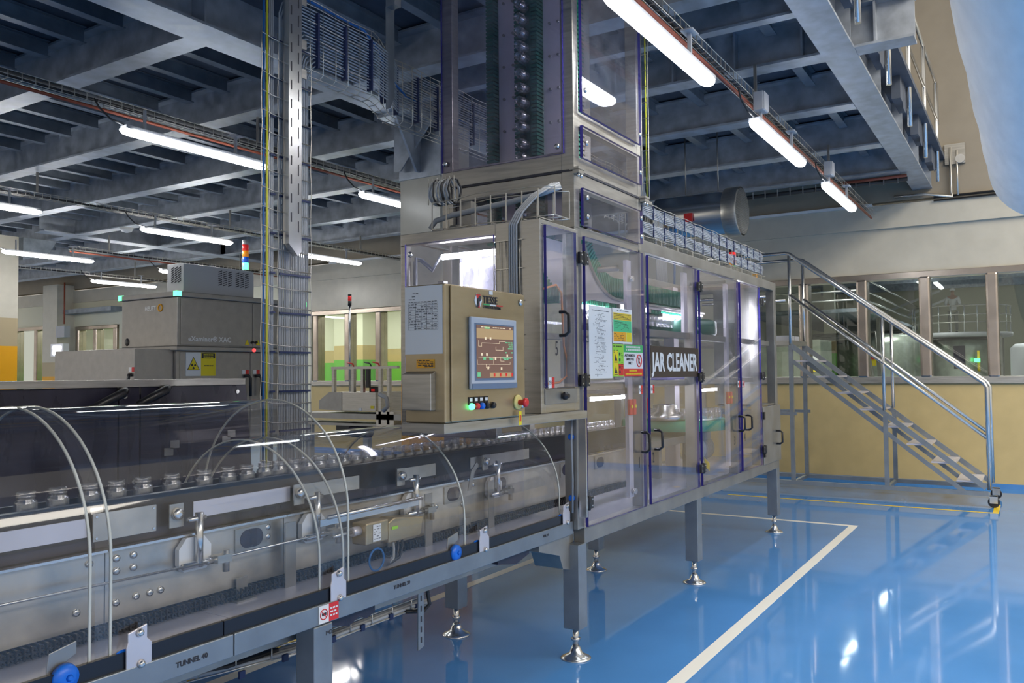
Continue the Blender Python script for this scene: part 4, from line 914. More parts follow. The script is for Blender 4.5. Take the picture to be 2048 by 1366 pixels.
# lettering on the frame
text('frame_lettering', 'TUNNEL 40', (1.60, 2.1940, .728), .022, 'ink', cv, bold=.0006); text('frame_lettering', 'TUNNEL 39', (2.60, 2.1940, .738), .02, 'ink', cv, bold=.0006); text('frame_lettering', 'VAR 24', (3.80, 2.1940, .738), .018, 'ink', cv)
text('frame_lettering', 'P42', (2.215, 2.1885, .66), .022, 'ink', cv)
o = part(B(2.185, 2.235, 2.1925, 2.1945, .705, .768), 'warning_sticker', 'white', cv, 'red and white no-touching sticker'); sub(B(2.235, 2.285, 2.1924, 2.1945, .705, .768).obj('red_half', 'red'), o)
sub(MB().tube(arc((2.21, .736), .018, 0, 2*PI, 20, 'xz', 2.1918)[:-1], .002, 4, closed=True).bar((2.198, 2.1915, .748), (2.222, 2.1915, .724), .001, .003).obj('red_ring', 'red'), o); sub(B(2.20, 2.222, 2.192, 2.1924, .731, .741).obj('pictogram', 'ink'), o)
m = MB(); scribble(m, 2.242, 2.28, .718, .757, 2.1919, 3, .95, .003, seg=(.008, .015)); sub(m.obj('printed_text', 'white'), o)

# ---- tunnel covers
YC, RC = 2.645, .427
def cover(x0, x1, zc, lab, R=RC, edges=(), bands=()):
    t = thing('tunnel_cover', lab, 'cover', ((x0+x1)/2, YC, .8), 'clear arched covers over the jar conveyor')
    prof = [(YC-R, .80), (YC-R, zc-.12)]+[(YC-R*math.cos(a*PI/32), zc+R*math.sin(a*PI/32)) for a in range(0, 33)]+[(YC+R, .80)]
    n = 6; m = MB(); vs = []
    for i in range(n+1):
        x = x0+(x1-x0)*i/n; vs += [(x, y, z) for y, z in prof]
    k_ = len(prof); m.add(vs, [(i*k_+j, i*k_+j+1, (i+1)*k_+j+1, (i+1)*k_+j) for i in range(n) for j in range(k_-1)], True)
    part(m, 'arched_sheet', 'cover', t)
    for x in edges:
        m = MB(); w_ = .007
        vs = []
        for (y, z) in prof:
            ny, nz = (y-YC), max(0, z-zc); l = math.hypot(ny, nz) or 1; ny /= l; nz /= l
            vs += [(x-w_/2, y-ny*.005, z-nz*.005), (x+w_/2, y-ny*.005, z-nz*.005), (x+w_/2, y+ny*.001, z+nz*.001), (x-w_/2, y+ny*.001, z+nz*.001)]
        fs = [(i*4+j, i*4+(j+1) % 4, i*4+4+(j+1) % 4, i*4+4+j) for i in range(k_-1) for j in range(4)]
        m.add(vs, fs, True); part(m, 'cover_edge', 'cover_e', t)
    return t
c1 = cover(.25, 1.408, 1.085, 'front left clear arched tunnel cover with pale rim and green label', edges=(1.344, 1.405))
c2 = cover(1.36, 2.372, 1.079, 'middle clear arched tunnel cover, the tall one ending at the wide rim', R=.424, edges=(2.368,))
c3 = cover(2.218, 3.145, .93, 'lower clear tunnel cover just left of the control cabinet', R=.42, edges=(2.222, 2.345, 3.138))
c4 = cover(3.10, 4.05, .925, 'lower clear tunnel cover beneath the infeed box', R=.416, edges=(4.045,))
part(B(.92, 1.02, 2.99, 3.0, 1.30, 1.36), 'green_label', 'green', c1) if False else part(MB().quad((1.28, 2.915, 1.415), (1.395, 2.915, 1.415), (1.395, 2.962, 1.36), (1.28, 2.962, 1.36)), 'green_label', 'green', c1)
def lock_bracket(x, t, side=1, dz=0):
    y = 2.208
    part(MB().prism([(x-.03, .87), (x+.03, .885), (x+.03, .845), (x+.045, .83), (x+.045, .745), (x-.035, .745), (x-.035, .83), (x-.03, .845)], 'y', y-.012, y-.006), 'lock_bracket', 'plate_w', t, bev=.002)
    part(MB().lathe([(.010, .012), (.032, .010), (.036, 0)], (x-.035*side, y+.004, .79), 'y', 20), 'blue_knob', 'blue', t)
    part(MB().lathe([(.004, -.012), (.009, -.009), (.013, 0)], (x+.005, y-.013, .865), 'y', 10), 'bolt', 'steel_b', t); part(MB().lathe([(.004, -.012), (.009, -.009), (.013, 0)], (x+.01, y-.013, .775), 'y', 10), 'bolt', 'steel_b', t)
def open_bracket(x, t):
    y = 2.208
    part(MB().prism([(x-.035, .87), (x+.04, .885), (x+.04, .85), (x-.02, .82), (x-.03, .76), (x-.045, .76), (x-.04, .84)], 'y', y+.014, y+.018), 'lock_bracket', 'steel_d', t, bev=.002)
    part(MB().lathe([(.012, -.014), (.034, -.010), (.038, .006)], (x, y, .80), 'y', 20).lathe([(.005, -.022), (.01, -.014)], (x+.005, y, .80), 'y', 10), 'blue_knob', 'blue', t)
open_bracket(1.27, c1); lock_bracket(1.475, c2); lock_bracket(2.285, c3, -1); open_bracket(3.04, c3); lock_bracket(3.25, c4); lock_bracket(4.06, c4)
# flat clear end plate below the infeed box
ep = part(B(3.683, 3.689, 2.24, 2.99, .87, 1.33), 'clear_end_plate', 'pane', cv)
# ---- jars
def jar_mesh():
    pr_ = [(.004, .003), (.028, .002), (.0325, .006), (.033, .012), (.033, .058), (.031, .064), (.025, .069), (.0245, .074), (.027, .076), (.027, .080), (.0248, .082), (.0265, .085), (.0265, .090), (.025, .093), (.023, .093), (.0222, .070), (.029, .060), (.0305, .012), (.004, .008)]
    return MB().lathe(pr_, n=20, cap=False)
jm_ = jar_mesh().obj('glass_jar', 'jar'); jdata = jm_.data; bpy.data.objects.remove(jm_)
def jar(x, y, z, lab, grp, rot=(0, 0, 0)):
    o = bpy.data.objects.new('glass_jar', jdata); COL.objects.link(o); o.location = (x, y, z); o.rotation_euler = rot
    return tag(o, lab, 'jar', grp)
near = [1.27-.098, 1.359, 1.458, 1.56, 1.655, 1.754, 1.867, 2.003, 2.112, 2.202, 2.294]
labs = ['clear glass jar cut by the left edge of the photo', 'leftmost whole glass jar, left of the front cover rim', 'second whole glass jar from the left on the belt', 'glass jar just behind the front cover rim',
        'glass jar between the two rims of the front cover', 'glass jar right of the thinner front cover rim', 'glass jar standing above the riveted joint plate', 'glass jar above the first white block post', 'glass jar right of the one over the first white block', 'glass jar before the inner cover rim, third right of the joint plate', 'glass jar touching the inner low cover rim']
for x, l in zip(near, labs): jar(x+.02, 2.62, 1.1585, l, 'glass jars standing on the conveyor belt')
x = 2.39
while x < 5.6:
    jar(x, 2.62+random.uniform(-.004, .004), 1.1585, 'clear glass jar in the close packed queue on the belt', 'queued glass jars on the belt'); x += .075
for i in range(13):
    a = PI+.35-i*.155
    jar(6.95+.42*math.cos(a), 2.69-.42*math.sin(a), 1.201, 'clear glass jar riding on the green turntable', 'glass jars on the green turntable')
for i in range(24): jar(5.05+i*.085, 2.55, 2.055, 'clear glass jar hanging upside down under the upper green track', 'upside down jars under the upper track', (PI, 0, 0))
for i in range(17):
    z = 2.50+i*.088+(.02 if i % 5 == 2 else 0)
    jar(4.45, 2.66, z, 'clear glass jar gripped sideways in the tower lift', 'jars gripped in the tower lift', (0, -PI/2, 0))

# ================================================================ UNDER-CONVEYOR WIRE TRAY
ut = thing('under_conveyor_tray', 'sagging wire tray with cables hanging below the conveyor', 'cable tray', (2.5, 2.4, .4))
m = MB(); pts = [(1.85, 2.5), (2.1, 2.42), (2.3, 2.38), (2.6, 2.38), (2.95, 2.38), (3.05, 2.36)]
for dz, dy in ((0, 0), (.0, .1), (.045, .14), (.045, -.0)): m.tube([(x, y+dy, .55+dz+.004*math.sin(x*40)) for x, y in pts], .0028, 5)
for i in range(9):
    x = 1.9+i*.13; y = 2.5-.12*min(1, (x-1.85)/.4)
    m.tube([(x, y, .60), (x, y, .55), (x, y+.1, .55), (x, y+.14, .595)], .003, 5)
part(m, 'wire_mesh', 'wire', ut, kind='stuff')
for i in range(3): part(MB().tube([(x, y+.015*i+.01, .558+.004*i) for x, y in pts], .008, 6), 'cable', 'cable', ut)
for i in range(4): part(MB().tube([(1.5, 2.5+.02*i, .66), (1.75, 2.52+.01*i, .60), (2.0, 2.46+.015*i, .565), (2.2, 2.42+.01*i, .575)], .009, 6), 'black_cable', 'cable_k', ut)
for x in (2.0, 2.2, 2.45, 2.62, 2.8, 2.98): part(MB().box(x-.012, x+.012, 2.375, 2.385, .54, .565), 'cable_tie', 'cobalt', ut)
o = part(MB().prism([(2.92, .70), (2.965, .70), (2.958, .67), (2.94, .645), (2.94, .40), (2.90, .39), (2.902, .645), (2.895, .66), (2.90, .69)], 'y', 2.31, 2.316), 'slotted_hanger', 'leg', ut)
m = MB()
for i in range(5): m.box(2.917, 2.925, 2.3085, 2.3095, .42+i*.045, .445+i*.045)
sub(m.obj('slots', 'ink'), o)
part(MB().tube([(2.96, 2.33, .69), (3.0, 2.34, .64), (3.02, 2.34, .56), (3.0, 2.36, .53), (2.9, 2.38, .55)], .009, 6), 'cable', 'cable_k', ut)

# ================================================================ UPRIGHT CABLE LADDER AND HORIZONTAL TRAY
cl = thing('cable_ladder', 'upright wire cable ladder full of grey cables with blue and yellow cable on its left', 'cable ladder', (3.05, 3.32, 0))
YL = 3.32
m = MB()
for x in (2.905, 2.955, 3.015, 3.25):
    m.tube([(x+.004*math.sin(z*20), YL, z) for z in [.5+.1*i for i in range(30)]], .0028, 4)
z = .55
i = 0
while z < 3.45:
    m.tube([(2.905, YL-.004, z+.02), (2.975, YL-.006, z+.006), (3.09, YL-.008, z), (3.245, YL-.006, z)], .003, 4); z += .10
part(m, 'wire_mesh', 'wire', cl, kind='stuff')
ZT = 3.36; n_ = 18
for i in range(n_):                      # grey cables: rise along the ladder, bend into the horizontal tray
    x = 3.035+.20*i/(n_-1); zt = 3.62-.30*i/(n_-1); r = max(.05, 3.27-x+.02)
    part(MB().tube([(x, YL+.012, .5), (x+.004*math.sin(i*2.1), YL+.012+.004*math.sin(i), 1.3), (x-.003*math.sin(i*1.3), YL+.012, 1.9), (x, YL+.012+.004*math.cos(i), 2.4), (x, YL+.012, zt-.10), (x+.02, YL+.012, zt-.04), (x+.07, YL+.012, zt), (3.45, YL+.012, zt), (3.8, YL+.012, zt-.005), (3.98, YL+.06, zt-.005), (4.2, YL+.17, zt-.005), (5.8, YL+.17, zt-.005)], .0046, 6), 'cable', 'cable', cl)
for i in range(3): part(MB().tube([(2.968+.011*i, YL+.012, .5), (2.968+.011*i, YL+.012, 3.9)], .0048, 6), 'cable', 'cable', cl)
part(MB().tube([(2.918, YL, .5), (2.92, YL, 2), (2.918, YL, 3.9)], .006, 6), 'blue_cable', 'cable_b', cl, 'bright blue cable'); part(MB().tube([(2.936, YL-.004, .5), (2.938, YL-.004, 2), (2.936, YL-.004, 3.9)], .0055, 6), 'earth_cable', 'cable_y', cl, 'yellow green earth cable')
for i, z in enumerate([.9+.205*i for i in range(13)]):
    part(B(3.025, 3.245, YL-.004, YL+.002, z-.005, z+.005), 'cable_tie', 'cobalt', cl); part(B(2.963, 2.996, YL-.004, YL+.002, z-.004, z+.006), 'cable_tie', 'cobalt', cl)
# strut with slots
st = part(MB().prism([(3.035, 2.285), (3.035, 4.12), (3.125, 4.12), (3.125, 2.25), (3.10, 2.225)], 'y', YL-.06, YL-.018), 'slotted_strut', 'steel_b', cl)
m = MB()
for i in range(16): m.box(3.050, 3.056, YL-.0615, YL-.0602, 2.4+i*.10, 2.45+i*.10); m.box(3.100, 3.105, YL-.0615, YL-.0602, 2.35+i*.10, 2.41+i*.10)
sub(m.obj('slots', 'ink'), st)
for z in (3.36, 3.6, 3.2): part(B(3.15, 3.19, YL-.03, YL-.02, z, z+.05), 'clamp_plate', 'steel', cl)
# horizontal tray wires
ht = thing('high_cable_tray', 'high wire tray of grey cables running from the ladder behind the tower', 'cable tray', (4.5, 3.4, 3.3))
m = MB()
def ypath(x): return YL-.004 if x < 3.78 else (YL-.004+.17*min(1, (x-3.78)/.35))
xs_ = [3.2+.08*i for i in range(60)]
for z in (3.27, 3.36, 3.45, 3.54, 3.63, 3.66): m.tube([(x, ypath(x), z+.005*math.sin(x*12)) for x in xs_], .003, 4)
for dy in (.03, .08): m.tube([(x, ypath(x)+dy, 3.25) for x in xs_], .003, 4)
for i in range(46):
    x = 3.24+i*.10; y = ypath(x); m.tube([(x, y, 3.66), (x, y, 3.27), (x, y+.03, 3.25), (x, y+.09, 3.25)], .003, 4)
part(m, 'wire_mesh', 'wire', ht, kind='stuff')
for i in range(20):
    x = 3.3+i*.22; y = ypath(x); part(B(x-.007, x+.007, y-.008, y+.03, 3.30, 3.61), 'cable_tie', 'cobalt', ht)
part(MB().tube([(3.2, YL+.02, 3.67), (3.7, YL+.02, 3.66), (3.85, YL+.04, 3.6), (4.0, YL+.1, 3.50), (4.3, YL+.18, 3.45), (5.5, YL+.18, 3.45)], .008, 6), 'blue_cable', 'cable_b', ht)
part(MB().prism([(3.96, 4.1), (4.04, 4.1), (4.04, 3.95), (4.02, 3.9), (4.02, 3.35), (3.98, 3.27), (3.94, 3.25), (3.94, 3.9), (3.96, 3.95)], 'y', 3.37, 3.375).box(3.94, 4.0, 3.30, 3.372, 3.9, 4.1), 'slotted_hanger', 'leg', ht)
ft = thing('rear_cable_tray', 'wire tray with grey cables right of the tower under the mezzanine', 'cable tray', (6.6, 3.4, 3.2))
m = MB()
for z in (3.10, 3.2, 3.3, 3.40): m.tube([(5.8, 3.44, z), (8.6, 3.44, z)], .004, 4)
for i in range(28): m.bar((5.8+.1*i, 3.44, 3.08), (5.8+.1*i, 3.44, 3.42), .006, .006)
part(m, 'wire_mesh', 'wire', ft, kind='stuff')
for i in range(18): part(MB().tube([(5.8, 3.46, 3.11+i*.016), (7.9, 3.46, 3.11+i*.016)], .006, 5), 'cable', 'cable', ft)
for i in range(12): part(B(5.9+.2*i, 5.92+.2*i, 3.425, 3.445, 3.1, 3.41), 'cable_tie', 'cobalt', ft)
part(B(6.35, 6.43, 3.38, 3.42, 3.08, 4.1), 'hanger_post', 'steel_b', ft)
for i in range(10): part(MB().tube([(7.75+.03*i, 3.4, 4.1), (7.8+.03*i, 3.4, 3.5), (7.9+.03*i, 3.38, 3.35), (8.02+.03*i, 3.33, 3.3), (8.06+.03*i, 3.28, 3.1), (8.06+.03*i, 3.26, 2.5)], .009, 5), 'drop_cable', 'cable', ft)
part(MB().tube([(7.7, 3.38, 4.1), (7.72, 3.38, 3.45)], .012), 'blue_cable', 'cable_b', ft); part(MB().tube([(8.45, 3.2, 3.2), (8.42, 3.2, 3.0), (8.38, 3.2, 2.5)], .012), 'blue_cable', 'cable_b', ft)

# ================================================================ ROUND STEEL VENT UNIT
vn = thing('round_vent_unit', 'large round steel vent cylinder with mesh end below the mezzanine', 'vent', (9.6, 3.1, 3.4))
VX, VZ = 9.6, 3.46; R_ = .27
part(MB().lathe([(R_, 0), (R_, .9)], (VX, 2.93, VZ), 'y', 40, cap=False), 'cylinder_shell', 'steel_b', vn)
part(MB().lathe([(R_+.015, 0), (R_+.02, .01), (R_+.02, .16), (R_+.01, .17)], (VX, 2.82, VZ), 'y', 40, cap=False), 'end_collar', 'steel', vn)
m = MB()
for i in range(-13, 14):
    c = i*.02; l = math.sqrt(max(0, R_**2-c*c))
    if l > .02: m.bar((VX+c, 2.815, VZ-l), (VX+c, 2.815, VZ+l), .004, .004); m.bar((VX-l, 2.812, VZ+c), (VX+l, 2.812, VZ+c), .004, .004)
part(m, 'mesh_grille', 'steel_b', vn, kind='stuff')
part(MB().lathe([(R_-.01, 0), (R_-.01, .002)], (VX, 2.85, VZ), 'y', 32), 'dark_inside', 'steel_d', vn)
[part(MB().tube([(VX, y_, VZ+R_), (VX, y_, 4.50)], .008), 'hanger', 'steel_d', vn) for y_ in (3.1, 3.5)]; part(B(VX-.3, VX-.27, 3.32, 3.42, 3.35, 3.45), 'red_tag', 'red', vn)

# signal beacon near cabinet top right
bc = thing('signal_tower', 'signal tower with red and amber lenses behind the cabinet cable tray', 'signal light', (8.3, 2.75, 2.48))
def beacon(t, x, y, z, r, secs_, pole_z=None, pr_=.012):
    if pole_z is not None: part(MB().tube([(x, y, pole_z), (x, y, z)], pr_), 'pole', 'steel_b', t)
    for m_, h in secs_:
        part(MB().lathe([(r, 0), (r, h-.004)], (x, y, z), n=16), 'lens' if m_ not in ('black', 'ac') else 'cap', m_, t); z += h
part(B(8.40, 8.58, 2.6, 2.64, 2.465, 2.48), 'base_bracket', 'steel_d', bc); beacon(bc, 8.55, 2.62, 2.62, .035, [('green', .08), ('lens_o', .05), ('lens_r', .09), ('black', .10)], 2.48)

# ================================================================ DARK PANELLED MACHINE behind the tunnel
bp = thing('dark_panel_machine', 'low machine with dark violet doors and steel top edge behind the tunnel', 'machine', (2.2, 4.4, 0))
part(MB().box(-1.6, 3.55, 4.2, 4.62, 1.545, 1.582), 'top_edge', 'steel', bp)
for a, b in ((-1.6, -.2), (-.19, 1.25), (1.26, 2.70), (2.71, 2.83), (2.84, 3.57)):
    if b-a > .5 or True: part(MB().prism([(a, .42), (b+(.1 if b > 3.5 else 0), .42), (b, 1.543), (a, 1.543)], 'y', 4.215, 4.235), 'dark_door', 'panel', bp, bev=.003)
def slant_handle(x, z, fl=1):
    part(MB().tube([(x, 4.2, z), (x, 4.15, z+.002), (x-.02, 4.135, z-.008), (x-.17, 4.135, z-.075), (x-.19, 4.145, z-.085)], [.02, .022, .026, .022, .02], 10), 'lever_handle', 'black', bp)
slant_handle(2.70, 1.52); slant_handle(2.96, 1.53)
part(MB().lathe([(.012, 0), (.015, .006)], (2.74, 4.208, 1.49), 'y', 10).lathe([(.012, 0), (.015, .006)], (2.80, 4.208, 1.02), 'y', 10).lathe([(.012, 0), (.015, .006)], (3.5, 4.208, 1.5), 'y', 10), 'screw', 'steel_b', bp)
for x, z in ((3.02, 1.20), (3.42, 1.235), (2.98, 1.16), (3.38, 1.20)): part(B(x, x+.06, 4.205, 4.212, z-.015, z+.03), 'latch_plate', 'steel_b', bp)
part(B(-1.6, 3.55, 4.24, 4.6, .35, 1.5), 'machine_core', 'steel_d', bp)
for x in (.4, 1.9, 3.4): foot_leg(x, 4.4, .36, .09, bp)
part(B(.8, .95, 4.3, 4.4, 1.5825, 1.6), 'top_catch', 'steel_b', bp)

# ================================================================ X-RAY INSPECTION MACHINE
S = .7778
def Z(z): return 1.6+(z-1.6)*S
xr = thing('inspection_machine', 'large stainless inspection cabinet with green corner lamps and radiation sign', 'machine', (8, 10.2, 0))
XA, YA = 7.0, 9.62; XB_ = 9.25; YB = 10.85; ZT1, ZB1 = 2.66, 2.0
part(MB().box(XA, XB_, YA, YB, ZB1, ZT1), 'upper_body', 'xray', xr, bev=.01)
part(MB().box(XA-.03, XB_+.03, YA-.03, YB+.03, ZT1, ZT1+.07), 'top_rim', 'xray', xr, bev=.01); part(MB().box(XA-.03, XB_+.03, YA-.03, YB+.03, ZB1-.06, ZB1), 'bottom_rim', 'xray', xr, bev=.01)
for a, b in ((XA+.05, 8.24), (8.26, XB_-.03)): part(B(a, b, YA-.012, YA-.001, ZB1+.02, ZT1-.02), 'body_door', 'xray', xr, bev=.004)
part(MB().box(XA+.02, XB_-.02, YA+.05, YB, .6, ZB1-.065), 'lower_body', 'xray', xr)
for a, b in ((XA+.04, 7.02+.04), (7.08, 8.24), (8.26, XB_-.05)):
    if b-a > .3: part(B(a, b, YA+.038, YA+.049, .7, ZB1-.07), 'lower_door', 'xray', xr, bev=.004)
for x_ in (XA+.1, XB_-.15):
    for y_ in (YA+.15, YB-.12): part(B(x_-.05, x_+.05, y_-.05, y_+.05, 0, .6), 'leg', 'leg', xr)
part(MB().box(XA-.55, XA+.019, YA+.1, YB+.7, .9, Z(2.10)-.03), 'infeed_hood', 'xray', xr, bev=.006)
for x, y in ((XA-.035, YA-.035), (XA-.035, YB+.03-.07), (XB_-.03, YA-.035)): part(B(x, x+.075, y, y+.075, ZT1+.004, ZT1+.075), 'corner_lamp', 'glow_g', xr)
text('model_lettering', 'eXaminer\u00ae XAC', (7.16, YA-.014, 2.07), .10, 'white', xr, bold=.002); text('maker_lettering', 'HEUFT', (8.75, YA-.014, 2.46), .08, 'white', xr, bold=.003); text('maker_lettering', 'HEUFT', (XA-.002, 10.32, 2.50), .08, 'white', xr, rot=LEFT, bold=.003)
part(MB().tube([(XA-.004, 9.98+.045*math.cos(a*PI/10), 2.525+.045*math.sin(a*PI/10)) for a in range(20)], .01, 6, closed=True), 'orange_ring', 'amber', xr); part(MB().tube([(9.09+.04*math.cos(a*PI/10), YA-.014, 2.49+.04*math.sin(a*PI/10)) for a in range(20)], .01, 6, closed=True), 'orange_ring', 'amber', xr)
part(MB().lathe([(.001, -.006), (.05, -.004), (.055, 0)], (XA-.001, 10.72, 2.08), 'x', 20), 'oval_badge', 'black', xr)
m = MB()
for x in (8.16, 8.36): part(MB().prism([(x-.05, 2.04), (x+.03, 2.04), (x-.01, 2.12)], 'y', YA-.018, YA-.013), 'warning_triangle', 'yellow', xr); part(MB().tube([(x+(.05 if x < 8.25 else -.08), YA-.03, 2.07), (x+(.09 if x < 8.25 else -.04), YA-.03, 2.085)], .015, 8), 'twist_latch', 'black', xr)
part(MB().lathe([(.02, -.02), (.03, 0)], (8.26, YA-.032, 1.965), 'y', 12), 'indicator', 'glow_r', xr)
sp = part(B(7.16, 7.40, YA+.031, YA+.037, 1.60, 1.92), 'radiation_sign', 'paper', xr, 'white and yellow radiation warning sign')
sub(B(7.40, 7.64, YA+.0308, YA+.037, 1.60, 1.92).obj('yellow_panel', 'yellow'), sp); sub(B(7.41, 7.63, YA+.0300, YA+.0306, 1.84, 1.91).obj('black_header', 'ink'), sp)
sub(MB().prism([(7.18, 1.68), (7.38, 1.68), (7.28, 1.86)], 'y', YA+.029, YA+.0305).obj('black_triangle', 'ink'), sp); sub(MB().prism([(7.195, 1.688), (7.365, 1.688), (7.28, 1.842)], 'y', YA+.028, YA+.0288).obj('yellow_triangle', 'yellow'), sp)
m = MB()
for k_ in range(3):
    a0 = PI/2+PI+k_*2*PI/3-.5; c = (7.28, 1.735)
    m.prism([(c[0]+.012*math.cos(a0), c[1]+.012*math.sin(a0)), (c[0]+.04*math.cos(a0), c[1]+.04*math.sin(a0)), (c[0]+.044*math.cos(a0+.5), c[1]+.044*math.sin(a0+.5)), (c[0]+.04*math.cos(a0+1), c[1]+.04*math.sin(a0+1)), (c[0]+.012*math.cos(a0+1), c[1]+.012*math.sin(a0+1))], 'y', YA+.0272, YA+.0278)
sub(m.obj('trefoil', 'ink'), sp)
m = MB(); scribble(m, 7.44, 7.6, 1.845, 1.905, YA+.0296, 2, 1, .008, seg=(.03, .05)); sub(m.obj('header_text', 'yellow'), sp); m = MB(); scribble(m, 7.45, 7.6, 1.73, 1.75, YA+.0296, 1, 1, .006, seg=(.03, .05)); sub(m.obj('printed_text', 'ink'), sp)
for x in (8.10, 8.30): part(B(x, x+.06, YA+.03, YA+.037, 1.62, 1.68), 'sticker', 'white', xr); part(B(x+.061, x+.12, YA+.03, YA+.037, 1.62, 1.68), 'sticker', 'red', xr); part(MB().tube([(x+.03, YA+.03, 1.59), (x+.08, YA-.01, 1.60), (x+.1, YA-.03, 1.56), (x+.1, YA-.03, 1.3)], .022), 'lever_handle', 'black', xr)
part(B(XA-.552, XA-.556, YA+.9-.75, YA+.96-.75, 1.66, 1.72), 'sticker', 'white', xr); part(B(XA-.552, XA-.556, YA+.10, YA+.149, 1.66, 1.72), 'sticker', 'red', xr); part(MB().tube([(XA-.55, 9.78, 1.62), (XA-.6, 9.76, 1.62), (XA-.62, 9.74, 1.56), (XA-.62, 9.74, 1.3)], .022), 'lever_handle', 'black', xr)
ac = thing('cooling_unit', 'light grey vented box standing on top of the inspection cabinet', 'cooling unit', (8, 10, ZT1+.07))
ab = part(B(7.28, 8.35, 9.75, 10.05, ZT1+.07, 3.13), 'unit_body', 'ac', ac, bev=.006) if False else part(B(7.15, 8.35, 9.70, 10.05, ZT1+.07, 3.13), 'unit_body', 'ac', ac, bev=.006)
m = MB()
for bx_ in (7.72, 8.02):
    for c in range(3):
        for r in range(7): x = bx_+c*.085; z = 2.87+r*.031; m.prism([(x, z), (x+.06, z+.022), (x+.06, z+.034), (x, z+.012)], 'y', 9.694, 9.699)
for c in range(3):
    for r in range(7): y = 9.75+c*.075; z = 2.87+r*.031; m.prism([(y, z+.022), (y+.055, z), (y+.055, z+.012), (y, z+.034)], 'x', 7.144, 7.149)
part(m, 'vent_slots', 'ink', ac, kind='stuff')
sg2 = thing('signal_tower', 'lit red, orange, blue and green signal tower on a pole', 'signal light', (8.85, 9.95, 2.73))
def bpos(): pass
beacon(sg2, 8.28, 9.80, 3.13, .045, [('black', .03), ('glow_g', .1), ('lens_b', .09), ('lens_o', .09), ('lens_r', .09), ('ac', .07)], 2.73, .022)

# ================================================================ SECOND CONVEYOR BETWEEN LADDER AND CONTROL CABINET
mc = thing('transfer_conveyor', 'small steel transfer conveyor with hooded box left of the control cabinet', 'conveyor', (6.6, 6.4, 0))
part(MB().prism([(6.85, 1.30), (6.85, 1.24), (6.69, 1.17), (6.17, 1.17), (6.17, 1.40), (6.69, 1.40)][::-1], 'x', 7.0, 7.45) if False else MB().box(7.0, 7.5, 6.16, 6.66, 1.19, 1.40), 'hood_box', 'steel', mc, bev=.004)
part(MB().prism([(6.8, 1.40), (7.02, 1.40), (7.35, 1.31), (7.35, 1.2), (6.8, 1.19)], 'x', 6.2, 6.99) if False else MB().prism([(6.665, 1.40), (6.86, 1.40), (7.02, 1.30), (7.02, 1.20), (6.665, 1.19)], 'x', 7.0, 7.5), 'sloped_hood', 'steel_d', mc)
part(MB().box(7.0, 7.4, 5.6, 7.4, 1.10, 1.16).box(7.02, 7.38, 5.2, 7.6, 1.02, 1.05), 'conveyor_bed', 'steel_d', mc)
part(MB().box(7.0, 7.04, 5.85, 6.83, 1.66, 1.69), 'top_bar', 'steel', mc)
for y in (6.80, 6.5, 6.36, 6.1, 5.98): part(B(7.0, 7.04, y-.018, y+.018, 1.40 if y > 6.15 else 1.05, 1.66), 'upright', 'steel', mc)
part(B(7.02, 7.06, 6.28, 6.32, 1.45, 1.66), 'clamp_block', 'black', mc)
for y, m_ in ((6.48, 'red'), (6.22, 'black'), (6.1, 'red')): part(MB().tube([(7.0, y, 1.69), (7.0, y+.02, 1.72), (7.0, y+.1, 1.735)], .008), 'clamp_lever', m_, mc)
part(B(7.1, 7.2, 6.22, 6.34, 1.40, 1.46), 'sensor', 'black', mc); part(B(7.098, 7.1, 6.26, 6.31, 1.41, 1.44), 'sensor_face', 'lens_r', mc)
part(MB().lathe([(.07, 0), (.075, .02), (.075, .25), (.05, .3)], (7.1, 6.33, .96), 'y', 16), 'drive_motor', 'panel', mc); part(B(7.05, 7.2, 6.5, 6.8, .9, 1.05), 'gearbox', 'black', mc)
for y in (5.4, 6.4, 7.3): part(B(7.1, 7.17, y-.035, y+.035, 0, 1.03), 'leg', 'leg', mc)
part(MB().tube([(7.0, 6.1, 1.38), (7.0, 6.0, 1.34), (7.0, 5.98, 1.25), (7.0, 6.05, 1.2)], .025), 'hose', 'cable', mc)
part(B(6.996, 6.999, 6.18, 6.23, 1.22, 1.25), 'label_plate', 'yellow', mc); part(B(6.996, 6.999, 6.36, 6.41, 1.195, 1.225), 'label_plate', 'white', mc)
part(B(7.0, 7.3, 5.9, 6.15, 1.0, 1.19), 'side_box', 'steel_plate', mc)
bn = thing('signal_tower', 'single red beacon on a thin pole left of the cream column', 'signal light', (7.2, 6.75, 0))
beacon(bn, 7.3, 6.82, 2.41, .022, [('black', .06), ('lens_r', .06), ('black', .02)], 1.40, .012)

